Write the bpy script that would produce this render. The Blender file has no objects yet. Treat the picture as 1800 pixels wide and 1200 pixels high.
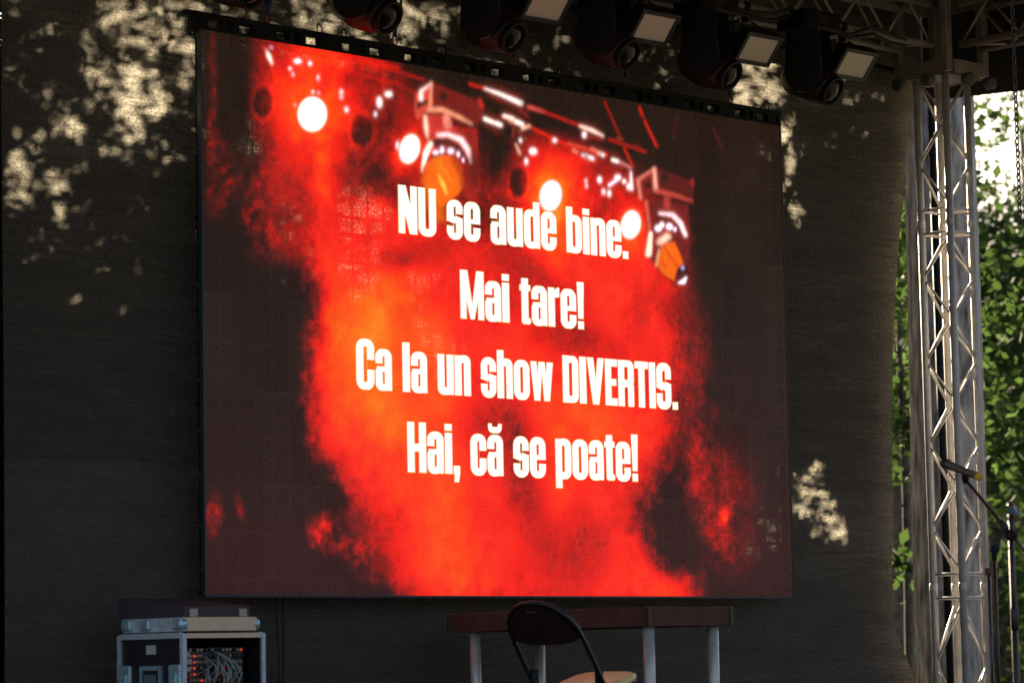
import bpy, bmesh, math, random
import numpy as np
from mathutils import Vector, Matrix
S = bpy.context.scene
COL = S.collection
rnd = random.Random(7)
rng = np.random.default_rng(11)
PI = math.pi
# ------------------------------------------------------------------ camera
F_PX = 5397.0
TH, PITCH, ROLL = math.radians(45.295), math.radians(6.033), math.radians(1.126)
CAM = np.array([-10.162, -12.572, 0.508])
FW = np.array([math.cos(TH)*math.cos(PITCH), math.sin(TH)*math.cos(PITCH), math.sin(PITCH)])
R0 = np.array([math.sin(TH), -math.cos(TH), 0.0]); U0 = np.cross(R0, FW)
RV = math.cos(ROLL)*R0 - math.sin(ROLL)*U0
UV = math.cos(ROLL)*U0 + math.sin(ROLL)*R0
cd = bpy.data.cameras.new('camera'); cam = bpy.data.objects.new('camera', cd); COL.objects.link(cam)
S.camera = cam
cd.sensor_width = 36.0; cd.lens = F_PX*36.0/1800.0
cd.clip_start = 0.5; cd.clip_end = 2000
m = Matrix(((RV[0], UV[0], -FW[0], CAM[0]), (RV[1], UV[1], -FW[1], CAM[1]), (RV[2], UV[2], -FW[2], CAM[2]), (0, 0, 0, 1)))
cam.matrix_world = m
cd.dof.use_dof = True; cd.dof.focus_distance = 18.0; cd.dof.aperture_fstop = 2.8
# ------------------------------------------------------------------ light
EXPO = 2.2
SUN_DIR = np.array([0.34, 0.86, 0.37]); SUN_DIR = SUN_DIR/np.linalg.norm(SUN_DIR)   # towards the sun: low, behind the backdrop
sd = bpy.data.lights.new('sun', 'SUN'); sd.energy = 5.0; sd.angle = math.radians(0.8); sd.color = (1.0, 0.80, 0.57)
so = bpy.data.objects.new('sun', sd); COL.objects.link(so)
so.rotation_euler = Vector(SUN_DIR.tolist()).to_track_quat('Z', 'Y').to_euler()
W = bpy.data.worlds.new('World'); S.world = W; W.use_nodes = True
wn = W.node_tree; bg = wn.nodes['Background']
sky = wn.nodes.new('ShaderNodeTexSky'); sky.sky_type = 'NISHITA'; sky.sun_disc = False
sky.sun_elevation = math.asin(SUN_DIR[2]); sky.sun_rotation = math.atan2(SUN_DIR[0], SUN_DIR[1])
sky.air_density = .8; sky.dust_density = 7.0
wn.links.new(sky.outputs[0], bg.inputs[0]); bg.inputs[1].default_value = 0.066
S.view_settings.view_transform = 'Standard'; S.view_settings.look = 'None'
S.view_settings.exposure = EXPO; S.view_settings.gamma = 1.0
S.cycles.max_bounces = 6; S.cycles.transparent_max_bounces = 12

# ------------------------------------------------------------------ helpers
def proj(P):
    d = P - CAM; z = d @ FW
    return 900 + F_PX*(d @ RV)/z, 600 - F_PX*(d @ UV)/z
def ray(px, py):
    return FW*F_PX + RV*(px-900) + UV*(600-py)
def at_y(px, py, y):
    r = ray(px, py); return CAM + r*((y-CAM[1])/r[1])
def at_depth(px, py, Z):
    return CAM + ray(px, py)*(Z/F_PX)
def at_z(px, py, z):
    r = ray(px, py); return CAM + r*((z-CAM[2])/r[2])

def mat(name, color=(.5, .5, .5), rough=.6, metal=0, emit=None, estr=0, noise=None, spec=.5, bump=0, nscale=20):
    M = bpy.data.materials.new(name); M.use_nodes = True
    nt = M.node_tree; b = nt.nodes['Principled BSDF']
    b.inputs['Base Color'].default_value = (*color, 1); b.inputs['Roughness'].default_value = rough
    b.inputs['Metallic'].default_value = metal; b.inputs['Specular IOR Level'].default_value = spec
    if emit:
        b.inputs['Emission Color'].default_value = (*emit, 1); b.inputs['Emission Strength'].default_value = estr
    if noise or bump:
        tc = nt.nodes.new('ShaderNodeTexCoord')
        n = nt.nodes.new('ShaderNodeTexNoise'); n.inputs['Scale'].default_value = nscale; n.inputs['Detail'].default_value = 6
        nt.links.new(tc.outputs['Object'], n.inputs['Vector'])
        if noise:
            r = nt.nodes.new('ShaderNodeMapRange'); r.inputs[1].default_value = .3; r.inputs[2].default_value = .7
            r.inputs[3].default_value = 1-noise; r.inputs[4].default_value = 1+noise
            nt.links.new(n.outputs[0], r.inputs[0])
            mx = nt.nodes.new('ShaderNodeVectorMath'); mx.operation = 'SCALE'; mx.inputs[0].default_value = color
            nt.links.new(r.outputs[0], mx.inputs['Scale']); nt.links.new(mx.outputs[0], b.inputs['Base Color'])
            r2 = nt.nodes.new('ShaderNodeMapRange'); r2.inputs[3].default_value = max(.05, rough-.15); r2.inputs[4].default_value = min(1, rough+.15)
            nt.links.new(n.outputs[0], r2.inputs[0]); nt.links.new(r2.outputs[0], b.inputs['Roughness'])
        if bump:
            bp = nt.nodes.new('ShaderNodeBump'); bp.inputs['Strength'].default_value = bump; bp.inputs['Distance'].default_value = .01
            nt.links.new(n.outputs[0], bp.inputs['Height']); nt.links.new(bp.outputs[0], b.inputs['Normal'])
    return M

def V(*a): return Vector(a[0]) if len(a) == 1 else Vector(a)
class MB:
    def __init__(s): s.v = []; s.f = []; s.sm = []
    def add(s, vs, fs, smooth=False):
        o = len(s.v); s.v += [tuple(map(float, v)) for v in vs]; s.f += [[o+i for i in f] for f in fs]; s.sm += [smooth]*len(fs); return s
    def box(s, c, d, ax=None, bev=0):
        c = V(c); hx, hy, hz = d[0]/2, d[1]/2, d[2]/2
        A = ax if ax else (V(1, 0, 0), V(0, 1, 0), V(0, 0, 1))
        if bev <= 0:
            pts = [(x, y, z) for x in (-hx, hx) for y in (-hy, hy) for z in (-hz, hz)]
            fs = [(0, 1, 3, 2), (4, 6, 7, 5), (0, 4, 5, 1), (2, 3, 7, 6), (0, 2, 6, 4), (1, 5, 7, 3)]
            return s.add([c+A[0]*p[0]+A[1]*p[1]+A[2]*p[2] for p in pts], fs)
        bm = bmesh.new(); bmesh.ops.create_cube(bm, size=1)
        for v in bm.verts: v.co = Vector((v.co.x*d[0], v.co.y*d[1], v.co.z*d[2]))
        bmesh.ops.bevel(bm, geom=list(bm.edges), offset=bev, segments=2, affect='EDGES', profile=.5)
        bm.verts.index_update()
        vs = [c+A[0]*v.co.x+A[1]*v.co.y+A[2]*v.co.z for v in bm.verts]
        fs = [[v.index for v in f.verts] for f in bm.faces]; bm.free()
        return s.add(vs, fs)
    def tube(s, pts, r, n=8, closed=False, caps=True):
        pts = [V(p) for p in pts]; rs = r if isinstance(r, (list, tuple)) else [r]*len(pts)
        vs = []; N = len(pts); up = None
        for i, p in enumerate(pts):
            a = pts[(i-1) % N] if (i > 0 or closed) else p; b = pts[(i+1) % N] if (i < N-1 or closed) else p
            t = (b-a).normalized()
            if up is None:
                q = V(0, 0, 1) if abs(t.z) < .9 else V(1, 0, 0); up = (q - t*q.dot(t)).normalized()
            else: up = (up - t*up.dot(t)).normalized()
            w = t.cross(up)
            for k in range(n):
                an = 2*PI*k/n; vs.append(p + (up*math.cos(an)+w*math.sin(an))*rs[i])
        fs = []
        for i in range(N if closed else N-1):
            j = (i+1) % N
            for k in range(n): fs.append((i*n+k, i*n+(k+1) % n, j*n+(k+1) % n, j*n+k))
        s.add(vs, fs, True)
        if caps and not closed:
            o = len(s.v)-N*n
            s.f.append([o+k for k in range(n)][::-1]); s.sm.append(False)
            s.f.append([o+(N-1)*n+k for k in range(n)]); s.sm.append(False)
        return s
    def lathe(s, o, ax, prof, n=20):   # prof: (distance along, radius)
        o = V(o); ax = V(ax).normalized(); q = V(0, 0, 1) if abs(ax.z) < .9 else V(1, 0, 0)
        u = (q-ax*q.dot(ax)).normalized(); w = ax.cross(u); vs = []
        for h, r in prof:
            for k in range(n):
                an = 2*PI*k/n; vs.append(o+ax*h+(u*math.cos(an)+w*math.sin(an))*r)
        fs = [(i*n+k, i*n+(k+1) % n, (i+1)*n+(k+1) % n, (i+1)*n+k) for i in range(len(prof)-1) for k in range(n)]
        s.add(vs, fs, True)
        b = len(s.v)-len(vs)
        s.f.append([b+k for k in range(n)][::-1]); s.sm.append(False)
        s.f.append([b+(len(prof)-1)*n+k for k in range(n)]); s.sm.append(False)
        return s
    def build(s, name, material, parent=None, **tags):
        me = bpy.data.meshes.new(name); me.from_pydata(s.v, [], s.f); me.update()
        me.polygons.foreach_set('use_smooth', s.sm)
        me.materials.append(material)
        return link(name, me, parent, **tags)
def link(name, me, parent=None, **tags):
    o = bpy.data.objects.new(name, me); COL.objects.link(o)
    if parent:
        o.parent = parent
        o.matrix_parent_inverse = Matrix.Translation(-wloc(parent)) if True else Matrix()
    for k, v in tags.items(): o[k] = v
    return o
def wloc(o):
    # world translation of a node whose ancestors are translations only at build time
    return o['_w'].to_list() and Vector(o['_w'].to_list()) if '_w' in o else Vector((0, 0, 0))
def thing(name, label, cat, loc=(0, 0, 0), group=None):
    o = bpy.data.objects.new(name, None); COL.objects.link(o); o.empty_display_size = .1
    o.location = V(loc); o['label'] = label; o['category'] = cat; o['_w'] = [float(c) for c in loc]
    if group: o['group'] = group
    return o
def tag(o, label, cat, group=None):
    o['label'] = label; o['category'] = cat
    if group: o['group'] = group
    return o
def kids(o): return [c for c in COL.objects if c.parent == o]
def dup(root, delta, label=None, group=None):
    r = root.copy(); COL.objects.link(r); r.location = root.location + V(delta)
    if label: r['label'] = label
    if group: r['group'] = group
    for ch in kids(root):
        c = ch.copy(); COL.objects.link(c); c.parent = r
        for g in kids(ch):
            d = g.copy(); COL.objects.link(d); d.parent = c
    return r
def fast_mesh(name, verts, quads, material, parent=None, **tags):
    me = bpy.data.meshes.new(name)
    me.vertices.add(len(verts)); me.vertices.foreach_set('co', np.ascontiguousarray(verts, dtype=np.float32).ravel())
    me.loops.add(quads.size); me.loops.foreach_set('vertex_index', quads.astype(np.int32).ravel())
    me.polygons.add(len(quads)); me.polygons.foreach_set('loop_start', np.arange(len(quads), dtype=np.int32)*quads.shape[1])
    me.update(calc_edges=True); me.validate()
    me.materials.append(material)
    return link(name, me, parent, **tags)

# ------------------------------------------------------------------ materials
M_black = mat('black_metal', (.007, .0065, .0065), .6, 0, noise=.3, spec=.2)
M_blackgloss = mat('black_plastic', (.006, .005, .005), .5, 0, noise=.2, spec=.2)
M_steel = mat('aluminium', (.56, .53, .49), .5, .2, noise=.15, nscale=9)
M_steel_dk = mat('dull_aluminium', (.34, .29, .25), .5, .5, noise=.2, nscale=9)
M_cable = mat('cable_rubber', (.01, .01, .01), .6)
M_diff = mat('frosted_diffuser', (.78, .66, .54), .7, 0, noise=.03, nscale=60)
M_lens = mat('lens_glass', (.006, .007, .006), .15, 0, spec=.22)
M_redp = mat('red_shackle', (.20, .03, .02), .5)
M_bluep = mat('blue_strap', (.02, .04, .12), .6)
M_mag = mat('body_maroon_plastic', (.014, .006, .007), .45, noise=.2, spec=.3)

# ------------------------------------------------------------------ setting
GZ = -1.2
def sheet(name, x0, y0, x1, y1, z, material, **t):
    return MB().add([(x0, y0, z), (x1, y0, z), (x1, y1, z), (x0, y1, z)], [(0, 1, 2, 3)]).build(name, material, **t)
sheet('ground', -300, -300, 400, 400, GZ, mat('park_soil', (.09, .085, .05), .95, noise=.5, nscale=2, bump=.3), kind='structure')
M_deck = mat('stage_boards', (.05, .045, .042), .7, noise=.25, nscale=6)
MB().box((1.9, -2.5, -.06), (12.2, 8.0, .12)).box((1.9, -6.46, -.66), (12.1, .04, 1.07)).box((-4.16, -2.5, -.66), (.04, 7.8, 1.07)).box((7.96, -2.5, -.66), (.04, 7.8, 1.07)).build('stage_floor', M_deck, kind='structure')

# ------------------------------------------------------------------ LED screen
SW, SH, SZ = 4.728, 3.0, 0.91
def srgb(c): c = np.asarray(c, float)/255.0; return np.where(c <= .04045, c/12.92, ((c+.055)/1.055)**2.4)
NU, NV = 840, 540
gu, gv = np.meshgrid(np.linspace(0, 1, NU), np.linspace(0, 1, NV))
GP = np.stack([gu*SW, np.zeros_like(gu), SZ+gv*SH], -1)
PX, PY = proj(GP)
XS, ZS = gu*SW/SH, gv      # both in screen heights
def vnoise(x, y, seed):
    r = np.random.default_rng(seed); T = r.random((256, 256))
    xi = np.floor(x).astype(int); yi = np.floor(y).astype(int); fx = x-xi; fy = y-yi
    fx = fx*fx*(3-2*fx); fy = fy*fy*(3-2*fy)
    a = T[yi % 256, xi % 256]; b = T[yi % 256, (xi+1) % 256]; c = T[(yi+1) % 256, xi % 256]; d = T[(yi+1) % 256, (xi+1) % 256]
    return (a*(1-fx)+b*fx)*(1-fy)+(c*(1-fx)+d*fx)*fy
def fbm(x, y, seed, o=5, g=.55):
    s = 0; a = 1; t = 0
    for i in range(o):
        s = s+a*vnoise(x*2**i, y*2**i, seed+i); t += a; a *= g
    return s/t - .5
def sstep(a, b, x):
    t = np.clip((x-a)/(b-a), 0, 1); return t*t*(3-2*t)
def poly_sd(pts, X, Y):      # signed distance, negative inside
    pts = np.asarray(pts, float); d = np.full(X.shape, 1e9); ins = np.zeros(X.shape, bool)
    for i in range(len(pts)):
        a = pts[i]; b = pts[(i+1) % len(pts)]; e = b-a
        wx = X-a[0]; wy = Y-a[1]; t = np.clip((wx*e[0]+wy*e[1])/(e@e+1e-12), 0, 1)
        d = np.minimum(d, (wx-e[0]*t)**2+(wy-e[1]*t)**2)
        if abs(e[1]) > 1e-9:
            c = (a[1] > Y) != (b[1] > Y); ins ^= c & (X < e[0]*(Y-a[1])/e[1]+a[0])
    d = np.sqrt(d); return np.where(ins, -d, d)
def seg_sd(pts, X, Y, w):
    pts = np.asarray(pts, float); ws = w if np.ndim(w) else [w]*len(pts); d = np.full(X.shape, 1e9)
    for i in range(len(pts)-1):
        a = pts[i]; b = pts[i+1]; e = b-a; wx = X-a[0]; wy = Y-a[1]
        t = np.clip((wx*e[0]+wy*e[1])/(e@e+1e-9), 0, 1)
        d = np.minimum(d, np.sqrt((wx-e[0]*t)**2+(wy-e[1]*t)**2)-(ws[i]*(1-t)+ws[i+1]*t)/2)
    return d
def ell(cx, cy, rx, ry, ang=0, X=None, Y=None):
    X = PX if X is None else X; Y = PY if Y is None else Y
    c, s = math.cos(ang), math.sin(ang); x = X-cx; y = Y-cy
    return np.sqrt(((x*c+y*s)/rx)**2+((-x*s+y*c)/ry)**2)
def gau(cx, cy, rx, ry, a, ang=0): return a*np.exp(-ell(cx, cy, rx, ry, ang)**2)

def paint_screen():
    nz = fbm(PX/70, PY/95, 3, 6, .6); nf = fbm(PX/14, PY/20, 50, 4, .7); nb = fbm(PX/170, PY/200, 20, 4)
    wx = PX+60*fbm(PX/110, PY/110, 31, 5)+16*fbm(PX/16, PY/22, 41, 4, .75); wy = PY+60*fbm(PX/110, PY/110, 61, 5)
    # smoke mass
    sm = poly_sd([(505, 395), (560, 300), (700, 330), (860, 400), (960, 430), (1100, 440), (1190, 500), (1222, 600), (1215, 690), (1195, 790), (1165, 860), (1150, 905), (1168, 965),
                  (1232, 992), (1238, 1100), (700, 1100), (690, 1010), (668, 945), (628, 895), (585, 850), (548, 790), (528, 700), (532, 600), (538, 520), (520, 470)], wx, wy)
    h = .70*sstep(34, -40, sm+12+52*nf)
    h *= 1+.16*nb
    h = h + .42*nz*sstep(30, -60, sm)+.16*nf*sstep(30, -60, sm)*sstep(-140, -10, sm)
    # cooler, darker drifts in it
    for g in [(735, 445, 60, 22, -.22, -.25), (690, 455, 40, 20, -.22), (930, 480, 90, 26, -.24, .4), (890, 530, 60, 40, -.12), (1005, 590, 50, 28, -.28), (862, 560, 60, 60, -.10), (1050, 620, 60, 30, -.12), (875, 745, 55, 60, -.30), (905, 800, 26, 90, -.22),
              (960, 940, 60, 45, -.20), (1000, 1000, 70, 45, -.26), (930, 870, 30, 45, -.26), (1035, 950, 30, 50, -.18), (560, 600, 16, 40, -.05), (700, 640, 60, 30, -.03), (1190, 650, 40, 80, -.08),
              (720, 1040, 40, 20, -.2), (820, 345, 40, 60, -.25), (870, 330, 50, 60, -.35), (610, 350, 30, 40, -.1)]: h = h + gau(*g)*np.clip(.75+1.6*nz+1.6*nf, .1, 1.6)
    # hotter cores
    for g in [(660, 560, 70, 70, .17), (640, 650, 60, 120, .13), (700, 700, 90, 60, .10), (690, 610, 90, 60, .10), (790, 885, 60, 110, .17), (640, 590, 120, 130, .12), (690, 760, 110, 110, .09), (760, 1000, 120, 60, .05), (1080, 1020, 80, 40, .04), (760, 940, 60, 60, .05), (1010, 700, 80, 60, .06), (1120, 600, 60, 70, .06),
              (1050, 760, 90, 60, .06), (560, 640, 30, 90, .07), (700, 1000, 40, 60, .02), (860, 1000, 120, 50, .04)]: h = h + gau(*g)
    # upper half: red air around the lamps
    up = poly_sd([(470, 60), (700, 105), (740, 200), (860, 240), (1120, 300), (1190, 420), (1180, 560), (900, 470), (640, 470), (560, 470), (515, 400), (490, 250), (484, 160)], wx, wy)
    hu = .40*sstep(70, -30, up+26*nf)
    for g in [(870, 250, 45, 90, -.34), (930, 185, 120, 25, -.20), (670, 240, 40, 60, -.14), (640, 300, 50, 40, -.08), (690, 330, 60, 50, -.12), (900, 380, 60, 50, -.10), (1060, 350, 30, 60, -.1), (800, 400, 50, 30, -.05),
              (1150, 300, 60, 60, -.2), (450, 250, 30, 40, -.10), (690, 130, 60, 25, -.16), (1030, 330, 30, 40, -.06),
              (590, 95, 70, 22, .22, .16), (640, 115, 90, 14, .12, .17), (530, 120, 50, 50, .16), (500, 300, 40, 110, .05), (590, 430, 80, 50, .12), (600, 270, 40, 90, .12), (1010, 270, 90, 26, .18, .2), (975, 300, 60, 50, .16), (1080, 470, 90, 60, .26), (1040, 420, 120, 60, .12), (1160, 520, 40, 60, .18), (860, 440, 120, 26, .12), (700, 300, 25, 40, .12)]: hu = hu+gau(*g)
    hu += (.50*nz+.22*nf)*sstep(20, -40, up)
    hu = np.minimum(hu, .68)
    for g in [(549, 201, 60, 66, .36), (549, 201, 110, 120, .20), (720, 262, 40, 48, .42), (968, 344, 44, 48, .40), (968, 344, 90, 80, .18), (1110, 395, 38, 44, .42), (566, 300, 22, 75, .26), (580, 370, 24, 60, .20),
              (972, 430, 24, 70, .22), (1000, 490, 40, 50, .12), (745, 430, 40, 30, .08)]: hu = hu+gau(*g)
    h = np.maximum(h, hu)
    # faint red to the left and right of the smoke
    for g in [(372, 150, 10, 150, .26), (385, 330, 30, 60, .12), (440, 330, 60, 70, .28), (455, 180, 30, 60, .14), (470, 420, 40, 50, .22), (395, 250, 40, 40, .10), (350+25, 905, 18, 45, .32), (420, 885, 8, 30, .36, -.2),
              (562, 930, 22, 28, .42), (600, 905, 50, 20, .12), (625, 950, 60, 36, .32), (655, 1000, 40, 40, .22), (1225, 780, 40, 130, .16), (1275, 905, 10, 20, .30), (1262, 945, 26, 34, .20), (1290, 980, 60, 60, .10), (1230, 600, 25, 80, .12),
              (1260, 860, 60, 80, .14)]:
        h = h + gau(*g)*(1+2.2*nf+.9*nz)
    h *= 1-.8*gau(418, 160, 22, 110, 1)-.45*gau(420, 340, 16, 70, 1, .5)
    h = h + .13*nf*sstep(.15, .5, h)*sstep(.95, .6, h)
    h = h + gau(1290, 860, 90, 240, .13)*(1+1.5*nz) + gau(1215, 700, 40, 120, .14)*(1+2*nf)
    dz_ = np.random.default_rng(9).normal(size=h.shape); h = h + .10*dz_*sstep(.08, .3, h)*sstep(.72, .5, h) + .022*dz_
    h = np.maximum(h, .05+.09*sstep(350, 1000, PY))
    # truss seen in the picture
    def stroke(pts, w, hh, soft=1.6):
        nonlocal h
        c = sstep(soft, -soft*.6, seg_sd(pts, PX, PY, w)); h = h*(1-c)+np.maximum(h, hh)*c
    for c in [(462, 180, 18, 29), (636, 230, 21, 29), (911, 320, 17, 28)]:
        e = ell(*c); h = np.where(e < 1.35, h+.10*np.exp(-((e-1.12)/.16)**2), h); h = h-.24*sstep(1.05, .75, e)
    for p, w, hh in [([(565, 97), (650, 112), (745, 140)], 2, .66), ([(600, 122), (700, 148)], 2, .66), ([(630, 102), (700, 120)], 5, .60), ([(590, 110), (590, 160)], 2, .62), ([(638, 104), (638, 122)], 2, .62), ([(674, 118), (674, 162)], 2, .62),
                     ([(705, 140), (705, 190)], 1.5, .5), ([(540, 82), (600, 92)], 3, .75), ([(954, 196), (1022, 222)], 3, .66), ([(1070, 245), (1135, 267)], 3, .60), ([(931, 223), (987, 250), (1067, 272)], 3, .76), ([(880, 205), (930, 222)], 3, .6),
                     ([(1062, 178), (1090, 240)], 2, .55), ([(1124, 189), (1130, 205)], 3.5, .62), ([(1133, 212), (1146, 240), (1155, 258)], 3, .68), ([(1190, 203), (1184, 245)], 2, .28), ([(1253, 225), (1269, 261)], 2.4, .30), ([(1097, 260), (1112, 292)], 2.5, .68),
                     ([(967, 245), (967, 300)], 2, .70), ([(1022, 275), (1022, 330)], 2, .64), ([(1042, 345), (1037, 380)], 4, .7), ([(601, 170), (609, 193), (603, 230)], 3, .74), ([(476, 112), (484, 145)], 3, .8), ([(825, 148), (860, 158)], 3, .72),
                     ([(700, 150), (735, 165)], 2, .5), ([(1030, 240), (1060, 245)], 5, .4), ([(940, 232), (1010, 262)], 2, .55)]: stroke(p, w, hh)
    ramp_h = np.array([0, .12, .28, .45, .60, .72, .84, .96, 1.08, 1.25])
    ramp_c = srgb([(6, 2, 2), (24, 5, 5), (84, 10, 12), (150, 12, 10), (226, 12, 6), (255, 30, 14), (255, 56, 10), (255, 84, 6), (255, 122, 10), (255, 190, 100)])
    img = np.stack([np.interp(h, ramp_h, ramp_c[:, k]) for k in range(3)], -1)
    def put(sd, col, soft=1.5, a=1.0, mul=1.0):
        nonlocal img
        soft = soft*1.35+.5; c = (sstep(soft, -soft, sd)*a*(1+.15*nf*(soft < 9)).clip(0, 1))[..., None]; img = img*(1-c)+srgb(col)*mul*c
    def P2(pts): return [(660+x/4.8, 120+y/4.8) for x, y in pts]
    def P3(pts): return [(860+x/4, 220+y/4) for x, y in pts]
    # first moving head in the picture
    put(poly_sd(P2([(390, 400), (720, 500), (860, 510), (870, 800), (890, 1010), (820, 1180), (760, 1080), (560, 580), (470, 620), (390, 560)]), PX, PY), (165, 26, 20))
    put(seg_sd(P2([(790, 560), (830, 800), (850, 980)]), PX, PY, 9), (120, 22, 20), 3)
    put(poly_sd(P2([(485, 125), (905, 290), (905, 430), (860, 480), (480, 310)]), PX, PY), (118, 22, 20))
    put(ell(660+572/4.8, 120+240/4.8, 6, 9)*6-6, (45, 14, 14))
    put(seg_sd(P2([(880, 270), (900, 330)]), PX, PY, 6), (210, 40, 30), 2)
    put(poly_sd(P2([(475, 115), (340, 220), (325, 330), (350, 440), (470, 360), (485, 300)]), PX, PY), (222, 74, 58))
    put(poly_sd(P2([(370, 270), (440, 262), (440, 300), (380, 330), (352, 350), (345, 300)]), PX, PY), (50, 14, 14))
    put(seg_sd(P2([(470, 130), (385, 195), (385, 260)]), PX, PY, [3, 6, 8]), (255, 225, 215))
    put(seg_sd(P2([(472, 125), (462, 320)]), PX, PY, 4), (255, 165, 130))
    put(seg_sd(P2([(455, 350), (560, 350), (700, 410), (810, 470)]), PX, PY, [9, 8, 7, 4]), (255, 158, 120), 2)
    put(seg_sd(P2([(400, 385), (520, 400), (700, 480), (850, 500)]), PX, PY, 2), (70, 14, 14))
    put(poly_sd(P2([(400, 400), (560, 400), (600, 470), (700, 520), (560, 600), (460, 600), (400, 560)]), PX, PY), (210, 52, 44))
    put(seg_sd(P2([(420, 410), (428, 500), (440, 590)]), PX, PY, [6, 8, 3]), (255, 205, 180))
    put(seg_sd(P2([(600, 420), (610, 480)]), PX, PY, 13), (252, 140, 116), 2)
    put(seg_sd(P2([(510, 630), (610, 620), (700, 680), (770, 790)]), PX, PY, [14, 13, 12, 4]), (30, 8, 10))
    put(seg_sd(P2([(530, 565), (610, 560), (725, 605), (780, 690), (805, 800)]), PX, PY, [7, 8, 10, 9, 3]), (255, 214, 214))
    put(seg_sd(P2([(465, 640), (425, 720), (392, 870)]), PX, PY, [9, 10, 3]), (255, 236, 214))
    put(poly_sd(P2([(490, 760), (560, 735), (660, 745), (730, 850), (748, 990), (700, 1060), (560, 1180), (510, 1130), (390, 960), (410, 820)]), PX, PY), (255, 106, 12))
    put(seg_sd(P2([(495, 770), (490, 960)]), PX, PY, 1.5), (225, 60, 14), 1, .6)
    put(seg_sd(P2([(530, 900), (570, 980), (600, 1060)]), PX, PY, [3, 8, 4]), (255, 186, 50), 2)
    put(seg_sd(P2([(560, 830), (640, 960)]), PX, PY, 3), (255, 140, 30), 2)
    put(poly_sd(P2([(400, 940), (560, 1120), (600, 1300), (470, 1300), (400, 1050)]), PX, PY), (255, 110, 14), 6, .7)
    for x, y, a, b in [(510, 712, 6, 4), (562, 690, 4, 6), (635, 700, 6, 5), (698, 726, 3, 5), (740, 775, 2, 4)]: put(ell(660+x/4.8, 120+y/4.8, a, b)*4-4, (250, 236, 255))
    put(ell(832, 300, 13, 30)*8-8, (86, 16, 16), 3, .6)
    put(seg_sd(P2([(660, 760), (722, 880), (742, 1000)]), PX, PY, 9), (150, 26, 12), 5, .8); put(seg_sd(P2([(420, 860), (400, 960)]), PX, PY, 8), (196, 50, 14), 5, .6); put(seg_sd(P2([(520, 770), (560, 860)]), PX, PY, 9), (255, 136, 20), 6, .7)
    # second moving head
    put(poly_sd(P3([(1100, 520), (1400, 560), (1415, 800), (1400, 980), (1290, 1110), (1180, 1010), (1110, 900)]), PX, PY), (112, 22, 22), 2)
    put(poly_sd(P3([(1170, 300), (1435, 400), (1430, 545), (1180, 450)]), PX, PY), (92, 18, 19))
    put(ell(860+1235/4, 220+372/4, 6, 9)*6-6, (36, 12, 14)); put(ell(860+1428/4, 220+405/4, 3, 7)*4-4, (160, 34, 28))
    put(poly_sd(P3([(1165, 305), (1045, 390), (1065, 520), (1175, 455)]), PX, PY), (130, 24, 22))
    put(seg_sd(P3([(1165, 305), (1045, 385), (1065, 515)]), PX, PY, [4, 6, 5]), (245, 130, 112))
    put(seg_sd(P3([(1160, 310), (1172, 455)]), PX, PY, [6, 7]), (255, 175, 155))
    put(poly_sd(P3([(1090, 410), (1140, 395), (1140, 430), (1095, 450)]), PX, PY), (40, 12, 12))
    put(seg_sd(P3([(1175, 462), (1290, 488), (1425, 535)]), PX, PY, [7, 7, 3]), (216, 74, 62), 2)
    put(seg_sd(P3([(1250, 510), (1250, 570)]), PX, PY, 10), (190, 60, 50), 3)
    put(seg_sd(P3([(1105, 540), (1130, 760)]), PX, PY, 5), (232, 96, 78), 2)
    put(seg_sd(P3([(1135, 760), (1120, 905)]), PX, PY, [7, 11]), (255, 222, 196))
    put(seg_sd(P3([(1185, 670), (1290, 665), (1360, 770)]), PX, PY, [10, 10, 3]), (26, 9, 10))
    put(seg_sd(P3([(1200, 620), (1290, 632), (1345, 690), (1380, 775)]), PX, PY, [6, 8, 9, 7]), (252, 210, 216))
    for x, y, a, b in [(1188, 725, 6, 6), (1215, 700, 4, 5), (1265, 714, 6, 6), (1305, 732, 3, 4)]: put(ell(860+x/4, 220+y/4, a, b)*4-4, (246, 240, 255))
    put(seg_sd(P3([(1205, 820), (1250, 785)]), PX, PY, 14), (255, 190, 165), 3)
    put(seg_sd(P3([(1195, 880), (1175, 985)]), PX, PY, 4), (255, 180, 140), 2)
    put(poly_sd(P3([(1215, 840), (1300, 820), (1340, 900), (1365, 975), (1325, 1000), (1300, 1095), (1225, 1050), (1180, 985)]), PX, PY), (255, 104, 10))
    put(seg_sd(P3([(1225, 850), (1320, 990)]), PX, PY, 2), (200, 34, 10), 1.5); put(seg_sd(P3([(1215, 940), (1240, 1000), (1270, 930)]), PX, PY, 1.5), (205, 50, 10), 1)
    put(ell(860+1360/4, 220+1050/4, 11, 17, .2)*11-11, (30, 10, 20)); put(ell(860+1360/4, 220+1003/4, 3, 3.5)*3-3, (214, 170, 235)); put(seg_sd(P3([(1335, 1108), (1365, 1100), (1385, 1070)]), PX, PY, [4, 8, 3]), (250, 245, 255))
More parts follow.
